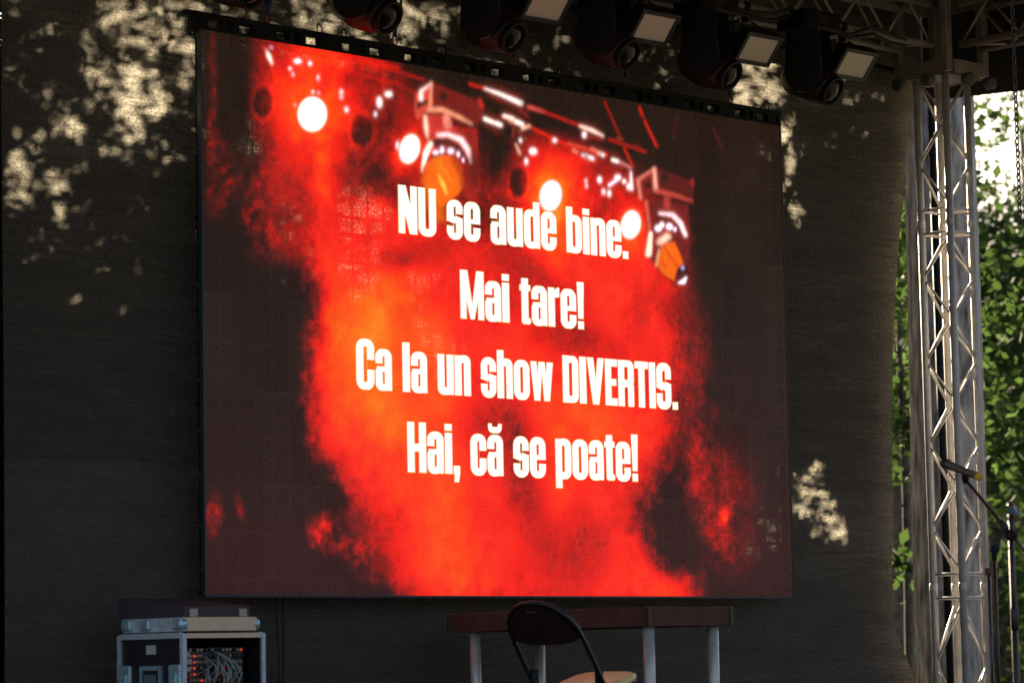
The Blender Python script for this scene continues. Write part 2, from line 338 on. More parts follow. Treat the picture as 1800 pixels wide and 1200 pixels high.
    # bright truss tubes
    for p, w, c in [([(852, 156), (880, 166), (916, 182)], [3, 6, 8], (255, 246, 240)), ([(929, 188), (954, 196)], 5, (250, 90, 78)), ([(1020, 222), (1040, 229), (1060, 239)], [5, 7, 4], (255, 214, 196)), ([(852, 209), (866, 215)], 6, (255, 250, 235)), ([(872, 217), (880, 220)], 7, (255, 246, 235)),
                    ([(886, 204), (902, 209)], 6, (255, 235, 225)), ([(895, 213), (906, 217)], 3, (255, 170, 150)), ([(908, 214), (918, 219)], 7, (255, 246, 240)), ([(918, 226), (930, 222)], 5, (255, 205, 170)), ([(1025, 272), (1042, 279)], 6, (255, 250, 250)), ([(1040, 262), (1062, 272)], 5, (255, 130, 110)), ([(1053, 270), (1060, 273)], 6, (255, 220, 215)),
                    ([(1077, 281), (1086, 284)], 5.5, (255, 246, 240)), ([(1090, 285), (1108, 295)], 3.5, (245, 150, 150)), ([(1109, 302), (1110, 332)], [3, 6], (255, 232, 232)), ([(1000, 252), (1050, 268)], 2.5, (255, 90, 70)), ([(907, 254), (914, 270)], [3, 4], (255, 190, 160)), ([(1071, 326), (1087, 314)], 5, (240, 240, 255)),
                    ([(468, 88), (473, 100), (478, 112)], [3, 8, 4], (255, 226, 210)), ([(460, 80), (468, 90)], [1, 3], (240, 60, 60)), ([(913, 194), (928, 204)], 3, (170, 30, 30)), ([(1015, 268), (1008, 264)], 4, (255, 150, 120))]:
        put(seg_sd(p, PX, PY, w), c, 1.3)
    for x, y, a, b in [(523, 108, 7, 4.5), (545, 112, 3.5, 4), (510, 121, 3, 3), (515, 131, 2, 3), (559, 137, 2, 4), (550, 162, 2.5, 3), (560, 164, 2, 2), (519, 185, 1.5, 1.5), (600, 162, 3, 4), (600, 171, 2.5, 3), (609, 193, 3.5, 4.5), (683, 166, 7, 5), (667, 180, 5, 9.5), (660, 201, 2.8, 4.5),
                       (699, 256, 3, 7), (915, 247, 2.8, 4), (937, 266, 7, 6), (925, 284, 3.2, 6), (975, 247, 4, 4), (1027, 237, 4, 6), (1030, 318, 2.2, 3), (1031, 327, 2.2, 3), (1054, 316, 4, 6), (1061, 337, 3, 5), (1071, 340, 3.4, 6), (1086, 312, 6, 5), (1097, 319, 4, 4), (1105, 328, 3.6, 5.5)]:
        put((ell(x, y, a, b)-1)*min(a, b), (255, 236, 236), 1.2)
    put((ell(477, 84, 3, 3)-1)*3, (255, 150, 190), 1)
    rs = np.random.default_rng(5)
    for k in range(95):
        a_, b2 = [((500, 84), (760, 152)), ((860, 206), (1112, 300)), ((850, 160), (1130, 266)), ((870, 225), (1100, 300))][k % 4]
        t_ = rs.random(); cx = a_[0]+(b2[0]-a_[0])*t_+rs.normal(0, 4); cy = a_[1]+(b2[1]-a_[1])*t_+rs.normal(0, 5); L_ = rs.uniform(2, 9); an = .34+rs.normal(0, .25)+(1.3 if rs.random() < .25 else 0)
        c_ = [(150, 18, 16), (210, 30, 24), (70, 12, 12), (250, 96, 70), (40, 10, 12)][rs.integers(5)]
        put(seg_sd([(cx-L_*math.cos(an), cy-L_*math.sin(an)), (cx+L_*math.cos(an), cy+L_*math.sin(an))], PX, PY, rs.uniform(.8, 2.6)), c_, 1.0, rs.uniform(.3, .8))
    tex = fbm(PX/5, PY/6, 77, 3, .8)
    for cx, cy, rx, ry in [(790, 240, 75, 95), (1172, 400, 60, 100)]:
        wt = np.clip(1.6-ell(cx, cy, rx, ry)*1.2, 0, 1)[..., None]; img = img*(1+wt*.75*tex[..., None])
    def blur(im, k):
        for ax_ in (0, 1):
            acc = im*1.0
            pd = np.pad(im, [(k, k) if a_ == ax_ else (0, 0) for a_ in range(3)], mode='edge'); n_ = im.shape[ax_]
            for q_ in range(1, k+1): acc = acc+np.take(pd, range(k+q_, k+q_+n_), ax_)+np.take(pd, range(k-q_, k-q_+n_), ax_)
            im = acc/(2*k+1)
        return im
    img = blur(blur(img, 1), 1)
    lum = img[..., 1:2]; hot = np.clip(lum-.25, 0, 1); img = img*(1+.5*sstep(.25, .6, lum))
    img = img+blur(blur(np.repeat(hot, 3, 2), 5), 5)*np.array([1.5, .16, .08])
    soft_ = blur(img, 2); far_ = (PY < 150+.28*(PX-360))[..., None] & (PX > 560)[..., None]; img = np.where(far_, img*.55+soft_*.45, img)
    img = img*(1+.22*nf[..., None])
    for x, y, a, b, t in [(549, 201, 26.5, 31.5, 0), (720, 262, 18.5, 27, .25), (968, 344, 20, 28, .15), (1109, 395, 18, 26, .15)]:
        e = ell(x, y, a, b, t)
        put((e-1)*a, (255, 120, 30), 5, .75); put((e-1)*a+1, (255, 255, 250), 2.0, 1, 1.25)
    # ---- lettering
    s = .180; XH = .82
    def rr(X, Y, x0, y0, x1, y1, r=0.0):
        cx, cy = (x0+x1)/2, (y0+y1)/2; qx = np.abs(X-cx)-(x1-x0)/2+r; qy = np.abs(Y-cy)-(y1-y0)/2+r
        return np.sqrt(np.maximum(qx, 0)**2+np.maximum(qy, 0)**2)+np.minimum(np.maximum(qx, qy), 0)-r
    mn, mx = np.minimum, np.maximum
    def un(*a):
        r = a[0]
        for b in a[1:]: r = mn(r, b)
        return r
    def sub(a, *bs):
        for b in bs: a = mx(a, -b)
        return a
    def glyph(ch, X, Y):
        B = lambda x0, y0, x1, y1, r=0: rr(X, Y, x0, y0, x1, y1, r)
        if ch == 'N': w = .48; return w, un(B(0, 0, .165, 1), B(w-.165, 0, w, 1), poly_sd([(0, 1), (.19, 1), (w, 0), (w-.19, 0)], X, Y))
        if ch == 'U': w = .46; return w, sub(un(B(0, -.01, w, .6, .19), B(0, .3, w, 1)), B(s, .14, w-s, 1.2, .03))
        if ch == 'M': w = .62; return w, un(B(0, 0, .155, 1), B(w-.155, 0, w, 1), poly_sd([(0, 1), (.19, 1), (.36, 0), (.26, 0)], X, Y), poly_sd([(w-.19, 1), (w, 1), (w-.26, 0), (w-.36, 0)], X, Y))
        if ch == 'V': w = .50; return w, un(poly_sd([(0, 1), (.185, 1), (.32, 0), (.16, 0)], X, Y), poly_sd([(w-.185, 1), (w, 1), (w-.16, 0), (w-.32, 0)], X, Y))
        if ch == 'D': w = .46; return w, sub(un(B(0, 0, w, 1, .16), B(0, 0, .2, 1)), B(s, .14, w-s, .86, .03))
        if ch == 'I': return .19, B(0, 0, .19, 1)
        if ch == 'E': w = .36; return w, un(B(0, 0, s, 1), B(0, 0, w, .15), B(0, .85, w, 1), B(0, .43, w-.03, .57))
        if ch == 'T': w = .40; return w, un(B(.108, 0, .292, 1), B(0, .85, w, 1))
        if ch == 'R': w = .47; return w, sub(un(B(0, .42, w, 1, .15), B(0, 0, s, 1), B(w-s, 0, w-.005, .48, .02), B(.1, .40, w-.05, .56)), B(s, .57, w-s, .86, .03), B(s, -.1, w-s, .42, .03))
        if ch == 'H': w = .48; return w, un(B(0, 0, s, 1), B(w-s, 0, w, 1), B(0, .42, w, .57))
        if ch == 'C': w = .46; return w, sub(B(0, -.01, w, 1.01, .19), B(s, .14, w-s, .86, .03), B(w-s-.01, .39, w+.1, .60))
        if ch in 'Ss':
            T = 1.0 if ch == 'S' else XH; w = .45 if ch == 'S' else .42; k = T
            up_ = poly_sd([(s, .55*k), (s, .85*k), (w-s, .85*k), (w-s, .66*k), (w+.2, .66*k), (w+.2, .52*k), (w-.1, .51*k), (w-s, .52*k)], X, Y)
            lo_ = poly_sd([(w-s, .46*k), (w-s, .15*k), (s, .15*k), (s, .33*k), (-.2, .33*k), (-.2, .49*k), (.06, .52*k), (s, .50*k)], X, Y)
            body = B(0, -.01, w, T+.01, .19)
            notchR = poly_sd([(w-s, .66*k), (w+.2, .66*k), (w+.2, .56*k), (w-.02, .55*k), (w-s, .60*k)], X, Y)
            notchL = poly_sd([(s, .33*k), (-.2, .33*k), (-.2, .44*k), (.02, .46*k), (s, .40*k)], X, Y)
            return w, sub(body, poly_sd([(s, .60*k), (s, .84*k), (w-s, .84*k), (w-s, .56*k)], X, Y), notchR, poly_sd([(w-s, .40*k), (w-s, .16*k), (s, .16*k), (s, .44*k)], X, Y), notchL)
        if ch == 'o': w = .44; return w, sub(B(0, -.01, w, XH+.01, .19), B(s, .13, w-s, XH-.13, .03))
        if ch == 'c': w = .42; return w, sub(B(0, -.01, w, XH+.01, .18), B(s, .13, w-s, XH-.13, .03), B(w-s-.01, .34, w+.1, .50))
        if ch == 'e': w = .43; return w, un(sub(B(0, -.01, w, XH+.01, .18), B(s, .13, w-s, XH-.13, .03), B(w-s-.01, .28, w+.1, .37)), B(.1, .37, w-.001, .46))
        if ch in 'aă':
            w = .42; A = sub(un(B(0, .40, w, XH+.01, .17), B(0, -.01, w-.05, .50, .15), B(w-s, 0, w, .6)), B(s, .12, w-s, .385, .03), B(s, .475, w-s, XH-.13, .02), B(-.1, .475, s+.01, .545))
            if ch == 'ă': A = un(A, mx(sub(B(.03, .87, w-.03, 1.16, .12), B(.03+.09, .99, w-.12, 1.3, .05)), Y-1.06))
            return w, A
        if ch == 'u': w = .43; return w, sub(un(B(0, -.01, w-.06, .4, .15), B(0, .2, s, XH), B(w-s, 0, w, XH), B(.1, .06, w-.1, .2)), B(s, .14, w-s, 1.2, .03))
        if ch == 'n': w = .43; return w, sub(un(B(.06, .4, w, XH+.01, .15), B(0, 0, s, XH), B(w-s, 0, w, .62), B(.1, .6, w-.1, .76)), B(s, -.2, w-s, XH-.14, .03))
        if ch == 'h': w = .43; return w, sub(un(B(.06, .4, w, XH+.01, .15), B(0, 0, s, 1), B(w-s, 0, w, .62), B(.1, .6, w-.1, .76)), B(s, -.2, w-s, XH-.14, .03))
        if ch == 'd': w = .44; return w, sub(un(B(0, -.01, w-.04, XH+.01, .17), B(w-s, 0, w, 1)), B(s, .13, w-s, XH-.13, .03))
        if ch == 'b': w = .44; return w, sub(un(B(.04, -.01, w, XH+.01, .17), B(0, 0, s, 1)), B(s, .13, w-s, XH-.13, .03))
        if ch == 'p': w = .44; return w, sub(un(B(.04, -.01, w, XH+.01, .17), B(0, -.2, s, XH)), B(s, .13, w-s, XH-.13, .03))
        if ch == 'i': return .19, un(B(0, 0, .187, XH), B(0, .87, .187, 1))
        if ch == 'l': return .19, B(0, 0, .187, 1)
        if ch == 't': w = .29; return w, un(B(.05, .03, .05+s, .96, .02), B(0, XH-.12, w, XH), B(.06, 0, w, .13, .05))
        if ch == 'r': w = .31; return w, un(B(0, 0, s, XH), poly_sd([(s-.02, XH-.20), (s-.02, XH-.07), (w-.06, XH+.01), (w, XH+.01), (w, XH-.18), (w-.05, XH-.19)], X, Y))
        if ch == 'w': w = .64; return w, un(*[poly_sd(q, X, Y) for q in ([(0, XH), (.17, XH), (.26, 0), (.10, 0)], [(.235, XH), (.34, XH), (.26, 0), (.13, 0)], [(.30, XH), (.405, XH), (.51, 0), (.38, 0)], [(.47, XH), (.64, XH), (.54, 0), (.38, 0)])])
        if ch == '.': return .17, B(0, 0, .165, .16)
        if ch == ',': return .17, un(B(0, 0, .165, .16), poly_sd([(.02, .02), (.165, .02), (.13, -.16), (.02, -.16)], X, Y))
        if ch == '!': return .20, un(B(.015, 0, .175, .16), poly_sd([(0, 1), (.19, 1), (.165, .22), (.03, .22)], X, Y))
        return .25, None
    def w2(px, py):
        p = at_y(px, py, 0.0); return p[0]/SH, (p[2]-SZ)/SH
    cov = np.zeros_like(gu)
    for txt, (lx, lyt, lyb), (rx, ryb) in [('NU se aude bine.', (701, 320, 409), (1105, 455)), ('Mai tare!', (810, 474, 560), (1028, 578)), ('Ca la un show DIVERTIS.', (627, 595, 682), (1192, 720)), ('Hai, că se poate!', (717, 741, 829), (1123, 846))]:
        x0, vb = w2(lx, lyb); _, vt = w2(lx, lyt); x1, vb2 = w2(rx, ryb)
        vb = (vb+vb2)/2; cap = vt-vb if txt[0] != 'N' else .0905
        adv = []; cur = 0; z = np.zeros((1, 1))
        for ch in txt:
            w = glyph(ch, z, z)[0]; adv.append(cur); cur += w+(.035 if ch != ' ' else 0)
        sx = (x1-x0)/(cur-.035)
        for ch, a in zip(txt, adv):
            if ch == ' ': continue
            X = (XS-x0)/sx-a; Y = (ZS-vb)/cap
            i = np.where((X > -.1).any(0) & (X < .8).any(0) & ((X > -.1)&(X < .8)).any(0))[0]; j = np.where(((Y > -.35)&(Y < 1.25)).any(1))[0]
            sl = (slice(j[0], j[-1]+1), slice(i[0], i[-1]+1))
            _, d = glyph(ch, X[sl], Y[sl]); d = d*cap*300    # ~ source pixels /3.3
            cov[sl] = mx(cov[sl], sstep(.55, -.35, d))
    halo = np.clip(cov*1.25, 0, 1)[..., None]
    edge = srgb((255, 214, 120))
    img = np.where(cov[..., None] > 0, img*(1-halo)+edge*halo, img)
    c2 = sstep(.45, 1, cov)[..., None]; img = img*(1-c2)+srgb((255, 253, 240))*1.2*c2
    return np.clip(img, 0, 1.4)
IMG = paint_screen()
q = (np.arange(NV-1)[:, None]*NU+np.arange(NU-1)[None, :]).ravel()
quads = np.stack([q, q+1, q+NU+1, q+NU], -1)
screen = thing('led_screen', 'large LED video wall showing white Romanian words over red smoke and stage lamps', 'video screen', (SW/2, 0, SZ))
# LED face material: emitting cells in front of a see-through mesh
ML = bpy.data.materials.new('led_face'); ML.use_nodes = True; nt = ML.node_tree; nt.nodes.clear()
N = nt.nodes.new; L = nt.links.new
out = N('ShaderNodeOutputMaterial'); att = N('ShaderNodeAttribute'); att.attribute_name = 'led'
tc = N('ShaderNodeTexCoord'); sep = N('ShaderNodeSeparateXYZ'); L(tc.outputs['Object'], sep.inputs[0])
def mth(op, a, b=None, c=None):
    n = N('ShaderNodeMath'); n.operation = op
    for i, x in enumerate((a, b, c)):
        if x is None: continue
        if isinstance(x, (int, float)): n.inputs[i].default_value = x
        else: L(x, n.inputs[i])
    return n.outputs[0]
PITCH_LED = 0.0091
rowf = mth('SINE', mth('MULTIPLY', sep.outputs[2], 2*PI/PITCH_LED)); colf = mth('SINE', mth('MULTIPLY', sep.outputs[0], 2*PI/(PITCH_LED*1.35)))
grid = mth('ADD', 1.0, mth('ADD', mth('MULTIPLY', rowf, .24), mth('MULTIPLY', colf, .10)))
em = N('ShaderNodeEmission'); L(att.outputs['Color'], em.inputs[0])
geo = N('ShaderNodeNewGeometry')
LED_GAIN = 1.0/2**EXPO
L(mth('MULTIPLY', mth('MULTIPLY', grid, LED_GAIN), mth('SUBTRACT', 1.0, geo.outputs['Backfacing'])), em.inputs[1])
df = N('ShaderNodeBsdfPrincipled')
# panel-to-panel shade differences of the black mask, a real property of the tiles
pn = N('ShaderNodeTexWhiteNoise'); pn.noise_dimensions = '2D'
cb = N('ShaderNodeCombineXYZ'); L(mth('FLOOR', mth('MULTIPLY', sep.outputs[0], 1/.197)), cb.inputs[0]); L(mth('FLOOR', mth('MULTIPLY', sep.outputs[2], 1/.5)), cb.inputs[1]); L(cb.outputs[0], pn.inputs['Vector'])
mc = N('ShaderNodeVectorMath'); mc.operation = 'SCALE'; mc.inputs[0].default_value = (.130, .082, .062)
L(mth('MULTIPLY', mth('ADD', .86, mth('MULTIPLY', pn.outputs[0], .28)), grid), mc.inputs['Scale'])
L(mc.outputs[0], df.inputs['Base Color']); df.inputs['Roughness'].default_value = .75; df.inputs['Specular IOR Level'].default_value = .15
# see-through holes between the LED strips
hn = N('ShaderNodeTexNoise'); hn.inputs['Scale'].default_value = 80; hn.inputs['Detail'].default_value = 3
mp = N('ShaderNodeMapping'); mp.inputs['Scale'].default_value = (1, 1, .8); L(tc.outputs['Object'], mp.inputs[0]); L(mp.outputs[0], hn.inputs['Vector'])
hr = N('ShaderNodeMapRange'); hr.inputs[1].default_value = .49; hr.inputs[2].default_value = .56; hr.inputs[3].default_value = .04; hr.inputs[4].default_value = .30; L(hn.outputs[0], hr.inputs[0])
bar = mth('LESS_THAN', mth('FRACT', mth('MULTIPLY', sep.outputs[0], 1/.118)), .86)
bar2 = mth('LESS_THAN', mth('FRACT', mth('MULTIPLY', sep.outputs[2], 1/.25)), .93)
tr = N('ShaderNodeBsdfTransparent')
mxs = N('ShaderNodeMixShader'); L(mth('MULTIPLY', mth('MULTIPLY', hr.outputs[0], bar), bar2), mxs.inputs[0]); L(df.outputs[0], mxs.inputs[1]); L(tr.outputs[0], mxs.inputs[2])
ad = N('ShaderNodeAddShader'); L(em.outputs[0], ad.inputs[0]); L(mxs.outputs[0], ad.inputs[1]); L(ad.outputs[0], out.inputs[0])
face = fast_mesh('display_face', GP.reshape(-1, 3), quads, ML, screen)
ca = face.data.color_attributes.new('led', 'FLOAT_COLOR', 'POINT')
ca.data.foreach_set('color', np.concatenate([IMG.reshape(-1, 3), np.ones((NU*NV, 1))], 1).astype(np.float32).ravel())
M_edge = mat('screen_edge_strip', (.05, .06, .075), .4, .5)
b = MB().box((-.006, .012, SZ+SH/2), (.010, .03, SH+.01)).box((SW/2, .012, SZ-.006), (SW+.02, .03, .010)).build('edge_strip', M_edge, screen)
b = MB().box((SW+.007, .012, SZ+SH/2), (.012, .03, SH+.01)).build('edge_strip', mat('screen_edge_dark', (.03, .018, .018), .5), screen)
fr = MB()
for i in range(11):
    fr.box((.012+i*(SW-.024)/10, .042, SZ+SH/2), (.024, .028, SH))
for i in range(7): fr.box((SW/2, .064, SZ+.012+i*(SH-.024)/6), (SW, .014, .022))
fr.build('panel_frame', M_black, screen)
M_stud = mat('stud_steel', (.10, .105, .115), .35, .8)
for i in range(6):
    for dz in (.13, .36): MB().lathe((-.0, .035, SZ+i*.5+dz), (-1, 0, 0), [(0, .010), (.010, .010), (.012, .006), (.020, .006)], 10).build('latch_stud', M_stud, screen)
# header rail with its rigging slots
rl = MB(); pw = SW/10; zt = SZ+SH
rl.box((SW/2-.03, .03, zt+.084), (SW+.12, .05, .030)); rl.box((SW/2, .03, zt+.010), (SW+.02, .05, .018))
for i in range(10):
    x = i*pw
    for a, c in ((0, .055), (.15, .035), (.222, .045), (.375, .098)): rl.box((x+a+c/2, .03, zt+.044), (c, .048, .052))
rl.box((SW+.0, .03, zt+.035), (.05, .048, .06)); rl.box((-.035, .03, zt+.03), (.04, .03, .09))
rl.build('header_rail', M_black, screen)
for px, py in ((562, 66), (605, 74), (1170, 166), (1348, 196), (780, 101), (985, 133)):
    p = at_y(px, py+8, .03); r = MB(); c = V(p[0], .03, zt+.098+.024)
    r.tube([c+V(math.cos(t)*.018, 0, math.sin(t)*.026) for t in np.linspace(0, 2*PI, 14)[:-1]], .0035, 6, closed=True)
    r.tube([c-V(0, 0, .026), c-V(0, 0, .06)], .005, 6); r.build('eye_bolt', M_black, screen)

# ------------------------------------------------------------------ backdrop scrim
SY = .20
edge_px = [(1622, 100), (1617, 135), (1607, 190), (1596, 250), (1588, 300), (1582, 380), (1576, 450), (1572, 600), (1570, 760), (1569, 1030), (1575, 1100), (1592, 1145), (1610, 1185), (1628, 1230)]
edge_w = [at_y(x, y, SY) for x, y in edge_px]
ez = np.array([p[2] for p in edge_w])[::-1]; ex = np.array([p[0] for p in edge_w])[::-1]
ZT = float(at_y(1560, 128, SY)[2]); xl = float(at_y(4, 600, SY)[0])
nz_, nx_ = 90, 170
zz = np.linspace(-.05, ZT, nz_); V_ = []
for z in zz:
    xr = float(np.interp(z, ez, ex))
    for t in np.linspace(0, 1, nx_):
        x = xl+(xr-xl)*t
        fold = .014*math.sin(x*2.1+.4*math.sin(z*1.3))+.008*math.sin(x*7.3+z)*(.4+z/6)+.004*math.sin(x*17+3*math.sin(z*.7))*max(0, (z-2.5)/2)+.004*math.sin(z*9+x*3)*max(0, 1-z)+.008*math.exp(-((xr-x)/.25)**2)*math.sin(z*3)
        V_.append((x, SY+fold, z))
qq = (np.arange(nz_-1)[:, None]*nx_+np.arange(nx_-1)[None, :]).ravel()
MS = bpy.data.materials.new('shade_net'); MS.use_nodes = True; nt = MS.node_tree; nt.nodes.clear(); N = nt.nodes.new; L = nt.links.new
out = N('ShaderNodeOutputMaterial'); tc = N('ShaderNodeTexCoord')
def nz3(scale, sc, det=3):
    m_ = N('ShaderNodeMapping'); m_.inputs['Scale'].default_value = sc; L(tc.outputs['Object'], m_.inputs[0])
    n_ = N('ShaderNodeTexNoise'); n_.inputs['Scale'].default_value = scale; n_.inputs['Detail'].default_value = det; L(m_.outputs[0], n_.inputs['Vector']); return n_.outputs[0]
def mr(x, a, b_, c, d):
    r = N('ShaderNodeMapRange'); L(x, r.inputs[0]); r.inputs[1].default_value = a; r.inputs[2].default_value = b_; r.inputs[3].default_value = c; r.inputs[4].default_value = d; return r.outputs[0]
band = mr(nz3(3.0, (.5, 1, 3), 4), .3, .7, .72, 1.25); grain = mr(nz3(85, (.8, 1, 1.2), 2), .35, .65, .55, 1.45); streak = mr(nz3(24, (.16, 1, 3), 5), .32, .68, .68, 1.32)
sepz = N('ShaderNodeSeparateXYZ'); L(tc.outputs['Object'], sepz.inputs[0])
w_ = mth('MULTIPLY', mth('MULTIPLY', band, grain), streak)
dcol = N('ShaderNodeVectorMath'); dcol.operation = 'SCALE'; dcol.inputs[0].default_value = (.066, .053, .042); L(mth('ADD', .82, mth('MULTIPLY', w_, .18)), dcol.inputs['Scale'])
# the lower width of net is a second, paler strip sewn on at a seam
seam = mth('LESS_THAN', sepz.outputs[2], 1.62)
dc2 = N('ShaderNodeVectorMath'); dc2.operation = 'SCALE'; L(dcol.outputs[0], dc2.inputs[0]); L(mth('MULTIPLY', mth('ADD', 1.0, mth('MULTIPLY', seam, .25)), mth('SUBTRACT', 1.0, mth('MULTIPLY', mth('MULTIPLY', seam, mth('GREATER_THAN', sepz.outputs[2], 1.604)), .3))), dc2.inputs['Scale'])
tcol = N('ShaderNodeVectorMath'); tcol.operation = 'SCALE'; tcol.inputs[0].default_value = (.136, .130, .106); L(w_, tcol.inputs['Scale'])
d1 = N('ShaderNodeBsdfDiffuse'); L(dc2.outputs[0], d1.inputs[0]); t1 = N('ShaderNodeBsdfTranslucent'); L(tcol.outputs[0], t1.inputs[0])
a1 = N('ShaderNodeAddShader'); L(d1.outputs[0], a1.inputs[0]); L(t1.outputs[0], a1.inputs[1]); L(a1.outputs[0], out.inputs[0])
scrim = fast_mesh('backdrop_net', np.array(V_), np.stack([qq, qq+1, qq+nx_+1, qq+nx_], -1), MS)
scrim.data.polygons.foreach_set('use_smooth', [True]*len(scrim.data.polygons))
tag(scrim, 'black woven shade net backdrop with patches of sunlight coming through', 'backdrop')
# top pipe of the backdrop
p = MB().tube([(xl, SY, ZT+.02), (float(ex[-1])+.05, SY, ZT+.02)], .024, 10).build('curtain_pipe', M_black)
tag(p, 'dark horizontal pipe carrying the top edge of the backdrop net', 'pipe')
# side wing at far left
wl = at_y(-30, 600, SY+.06)
o = MB().box(((xl+float(wl[0]))/2-.33, SY+.08, 2.2), (.6+xl-float(wl[0]), .02, 4.6)).build('side_curtain', mat('side_cloth', (.03, .037, .045), .8, noise=.2))
tag(o, 'bluish dark cloth strip at the left end of the backdrop net', 'curtain')

# ------------------------------------------------------------------ trees
def leaf_mat(name, c, tr_, w=.5):
    M = bpy.data.materials.new(name); M.use_nodes = True; nt = M.node_tree; nt.nodes.clear(); N = nt.nodes.new; L = nt.links.new
    out = N('ShaderNodeOutputMaterial'); g = N('ShaderNodeNewGeometry'); v = N('ShaderNodeVectorMath'); v.operation = 'SCALE'; v.inputs[0].default_value = c
    r = N('ShaderNodeMapRange'); r.inputs[3].default_value = .6; r.inputs[4].default_value = 1.5; L(g.outputs['Random Per Island'], r.inputs[0]); L(r.outputs[0], v.inputs['Scale'])
    v2 = N('ShaderNodeVectorMath'); v2.operation = 'SCALE'; v2.inputs[0].default_value = tr_; L(r.outputs[0], v2.inputs['Scale'])
    d = N('ShaderNodeBsdfPrincipled'); L(v.outputs[0], d.inputs['Base Color']); d.inputs['Roughness'].default_value = .75; d.inputs['Specular IOR Level'].default_value = .2
    t = N('ShaderNodeBsdfTranslucent'); L(v2.outputs[0], t.inputs[0]); m_ = N('ShaderNodeMixShader'); m_.inputs[0].default_value = w
    L(d.outputs[0], m_.inputs[1]); L(t.outputs[0], m_.inputs[2]); L(m_.outputs[0], out.inputs[0]); return M
LEAF = [leaf_mat('leaves_bright', (.035, .066, .02), (.05, .09, .02)), leaf_mat('leaves_mid', (.035, .065, .02), (.045, .08, .02)), leaf_mat('leaves_dark', (.02, .04, .016), (.02, .04, .013))]
def leaf_quads(C, size, normal_bias=None, bias=0.0):
    n = len(C); nrm = rng.normal(size=(n, 3)); nrm[:, 2] += .5
    if normal_bias is not None: nrm = nrm*(1-bias)+np.asarray(normal_bias)*bias*2
    nrm /= np.linalg.norm(nrm, axis=1)[:, None]
    a = np.cross(nrm, rng.normal(size=(n, 3))); a /= np.linalg.norm(a, axis=1)[:, None]; b_ = np.cross(nrm, a)
    s_ = (size*rng.uniform(.6, 1.35, n))[:, None] if np.ndim(size) == 0 else size[:, None]
    vs = np.stack([C+a*s_*.62, C+b_*s_*.34+a*s_*.08, C-a*s_*.5, C-b_*s_*.34+a*s_*.08], 1).reshape(-1, 3)
    return vs, np.arange(n*4).reshape(-1, 4)
M_bark = mat('bark', (.40, .355, .31), .95, noise=.85, nscale=13, bump=1.0)
nb_ = M_bark.node_tree
for n_ in nb_.nodes:
    if n_.type == 'TEX_NOISE':
        mp = nb_.nodes.new('ShaderNodeMapping'); mp.inputs['Scale'].default_value = (1.6, 1.6, .28); src = n_.inputs['Vector'].links[0].from_socket
        nb_.links.new(src, mp.inputs[0]); nb_.links.new(mp.outputs[0], n_.inputs['Vector'])
M_bark2 = mat('bark_shaded', (.11, .098, .085), .95, noise=.6, nscale=9, bump=.6)  # darkened colour stands in for missing shade on the thinner trunks
def limb(mb, a, b_, r0, r1, n=8, wob=.06, k=5):
    a, b_ = V(a), V(b_); Ln = (b_-a).length; pts = []; rs = []
    for i in range(k+1):
        t = i/k; p_ = a.lerp(b_, t)
        if 0 < i < k: p_ = p_+V(rnd.uniform(-1, 1), rnd.uniform(-1, 1), rnd.uniform(-.4, .4))*wob*Ln*.3
        pts.append(p_); rs.append(r0+(r1-r0)*t)
    mb.tube(pts, rs, n); return pts
def tree(x, y, h, r0, cz0, crad, nleaf, lm, label, lean=(0, 0), leafsize=.12, nclump=60, group=None, taper=.3):
    t = thing('tree', label, 'tree', (x, y, GZ), group)
    mb = MB(); top = V(x+lean[0], y+lean[1], GZ+h*.8)
    pts = limb(mb, (x, y, GZ-.1), top, r0, r0*taper, 20, .006, 8)
    cl = []
    for i in range(nclump):
        zt_ = cz0+(GZ+h-cz0)*rnd.random()**.9; f = (zt_-cz0)/(GZ+h-cz0)
        R = crad*(math.sin(PI*min(1, .22+f*.78))**.6)*math.sqrt(rnd.uniform(.02, 1)); an = rnd.uniform(0, 2*PI)
        c = V(x+lean[0]*f+R*math.cos(an), y+lean[1]*f+R*math.sin(an), zt_); cl.append(c)
        if i % 3 == 0:
            b0 = V(x, y, GZ).lerp(top, min(.98, max(.25, (c.z-GZ-R*.5)/(h*.8)))); limb(mb, b0, c, r0*.22*(1-f*.5), .012, 6, .12, 4)
    mb.build('trunk', M_bark if r0 > .28 else M_bark2, t)
    C = []
    per = nleaf//nclump
    for c in cl:
        s_ = crad*rnd.uniform(.12, .28); g = rng.normal(size=(per, 3))*np.array([s_, s_, s_*.6]); C.append(np.array(c)+g)
    vs, qd = leaf_quads(np.concatenate(C), leafsize); fast_mesh('crown', vs, qd, lm, t)
    return t
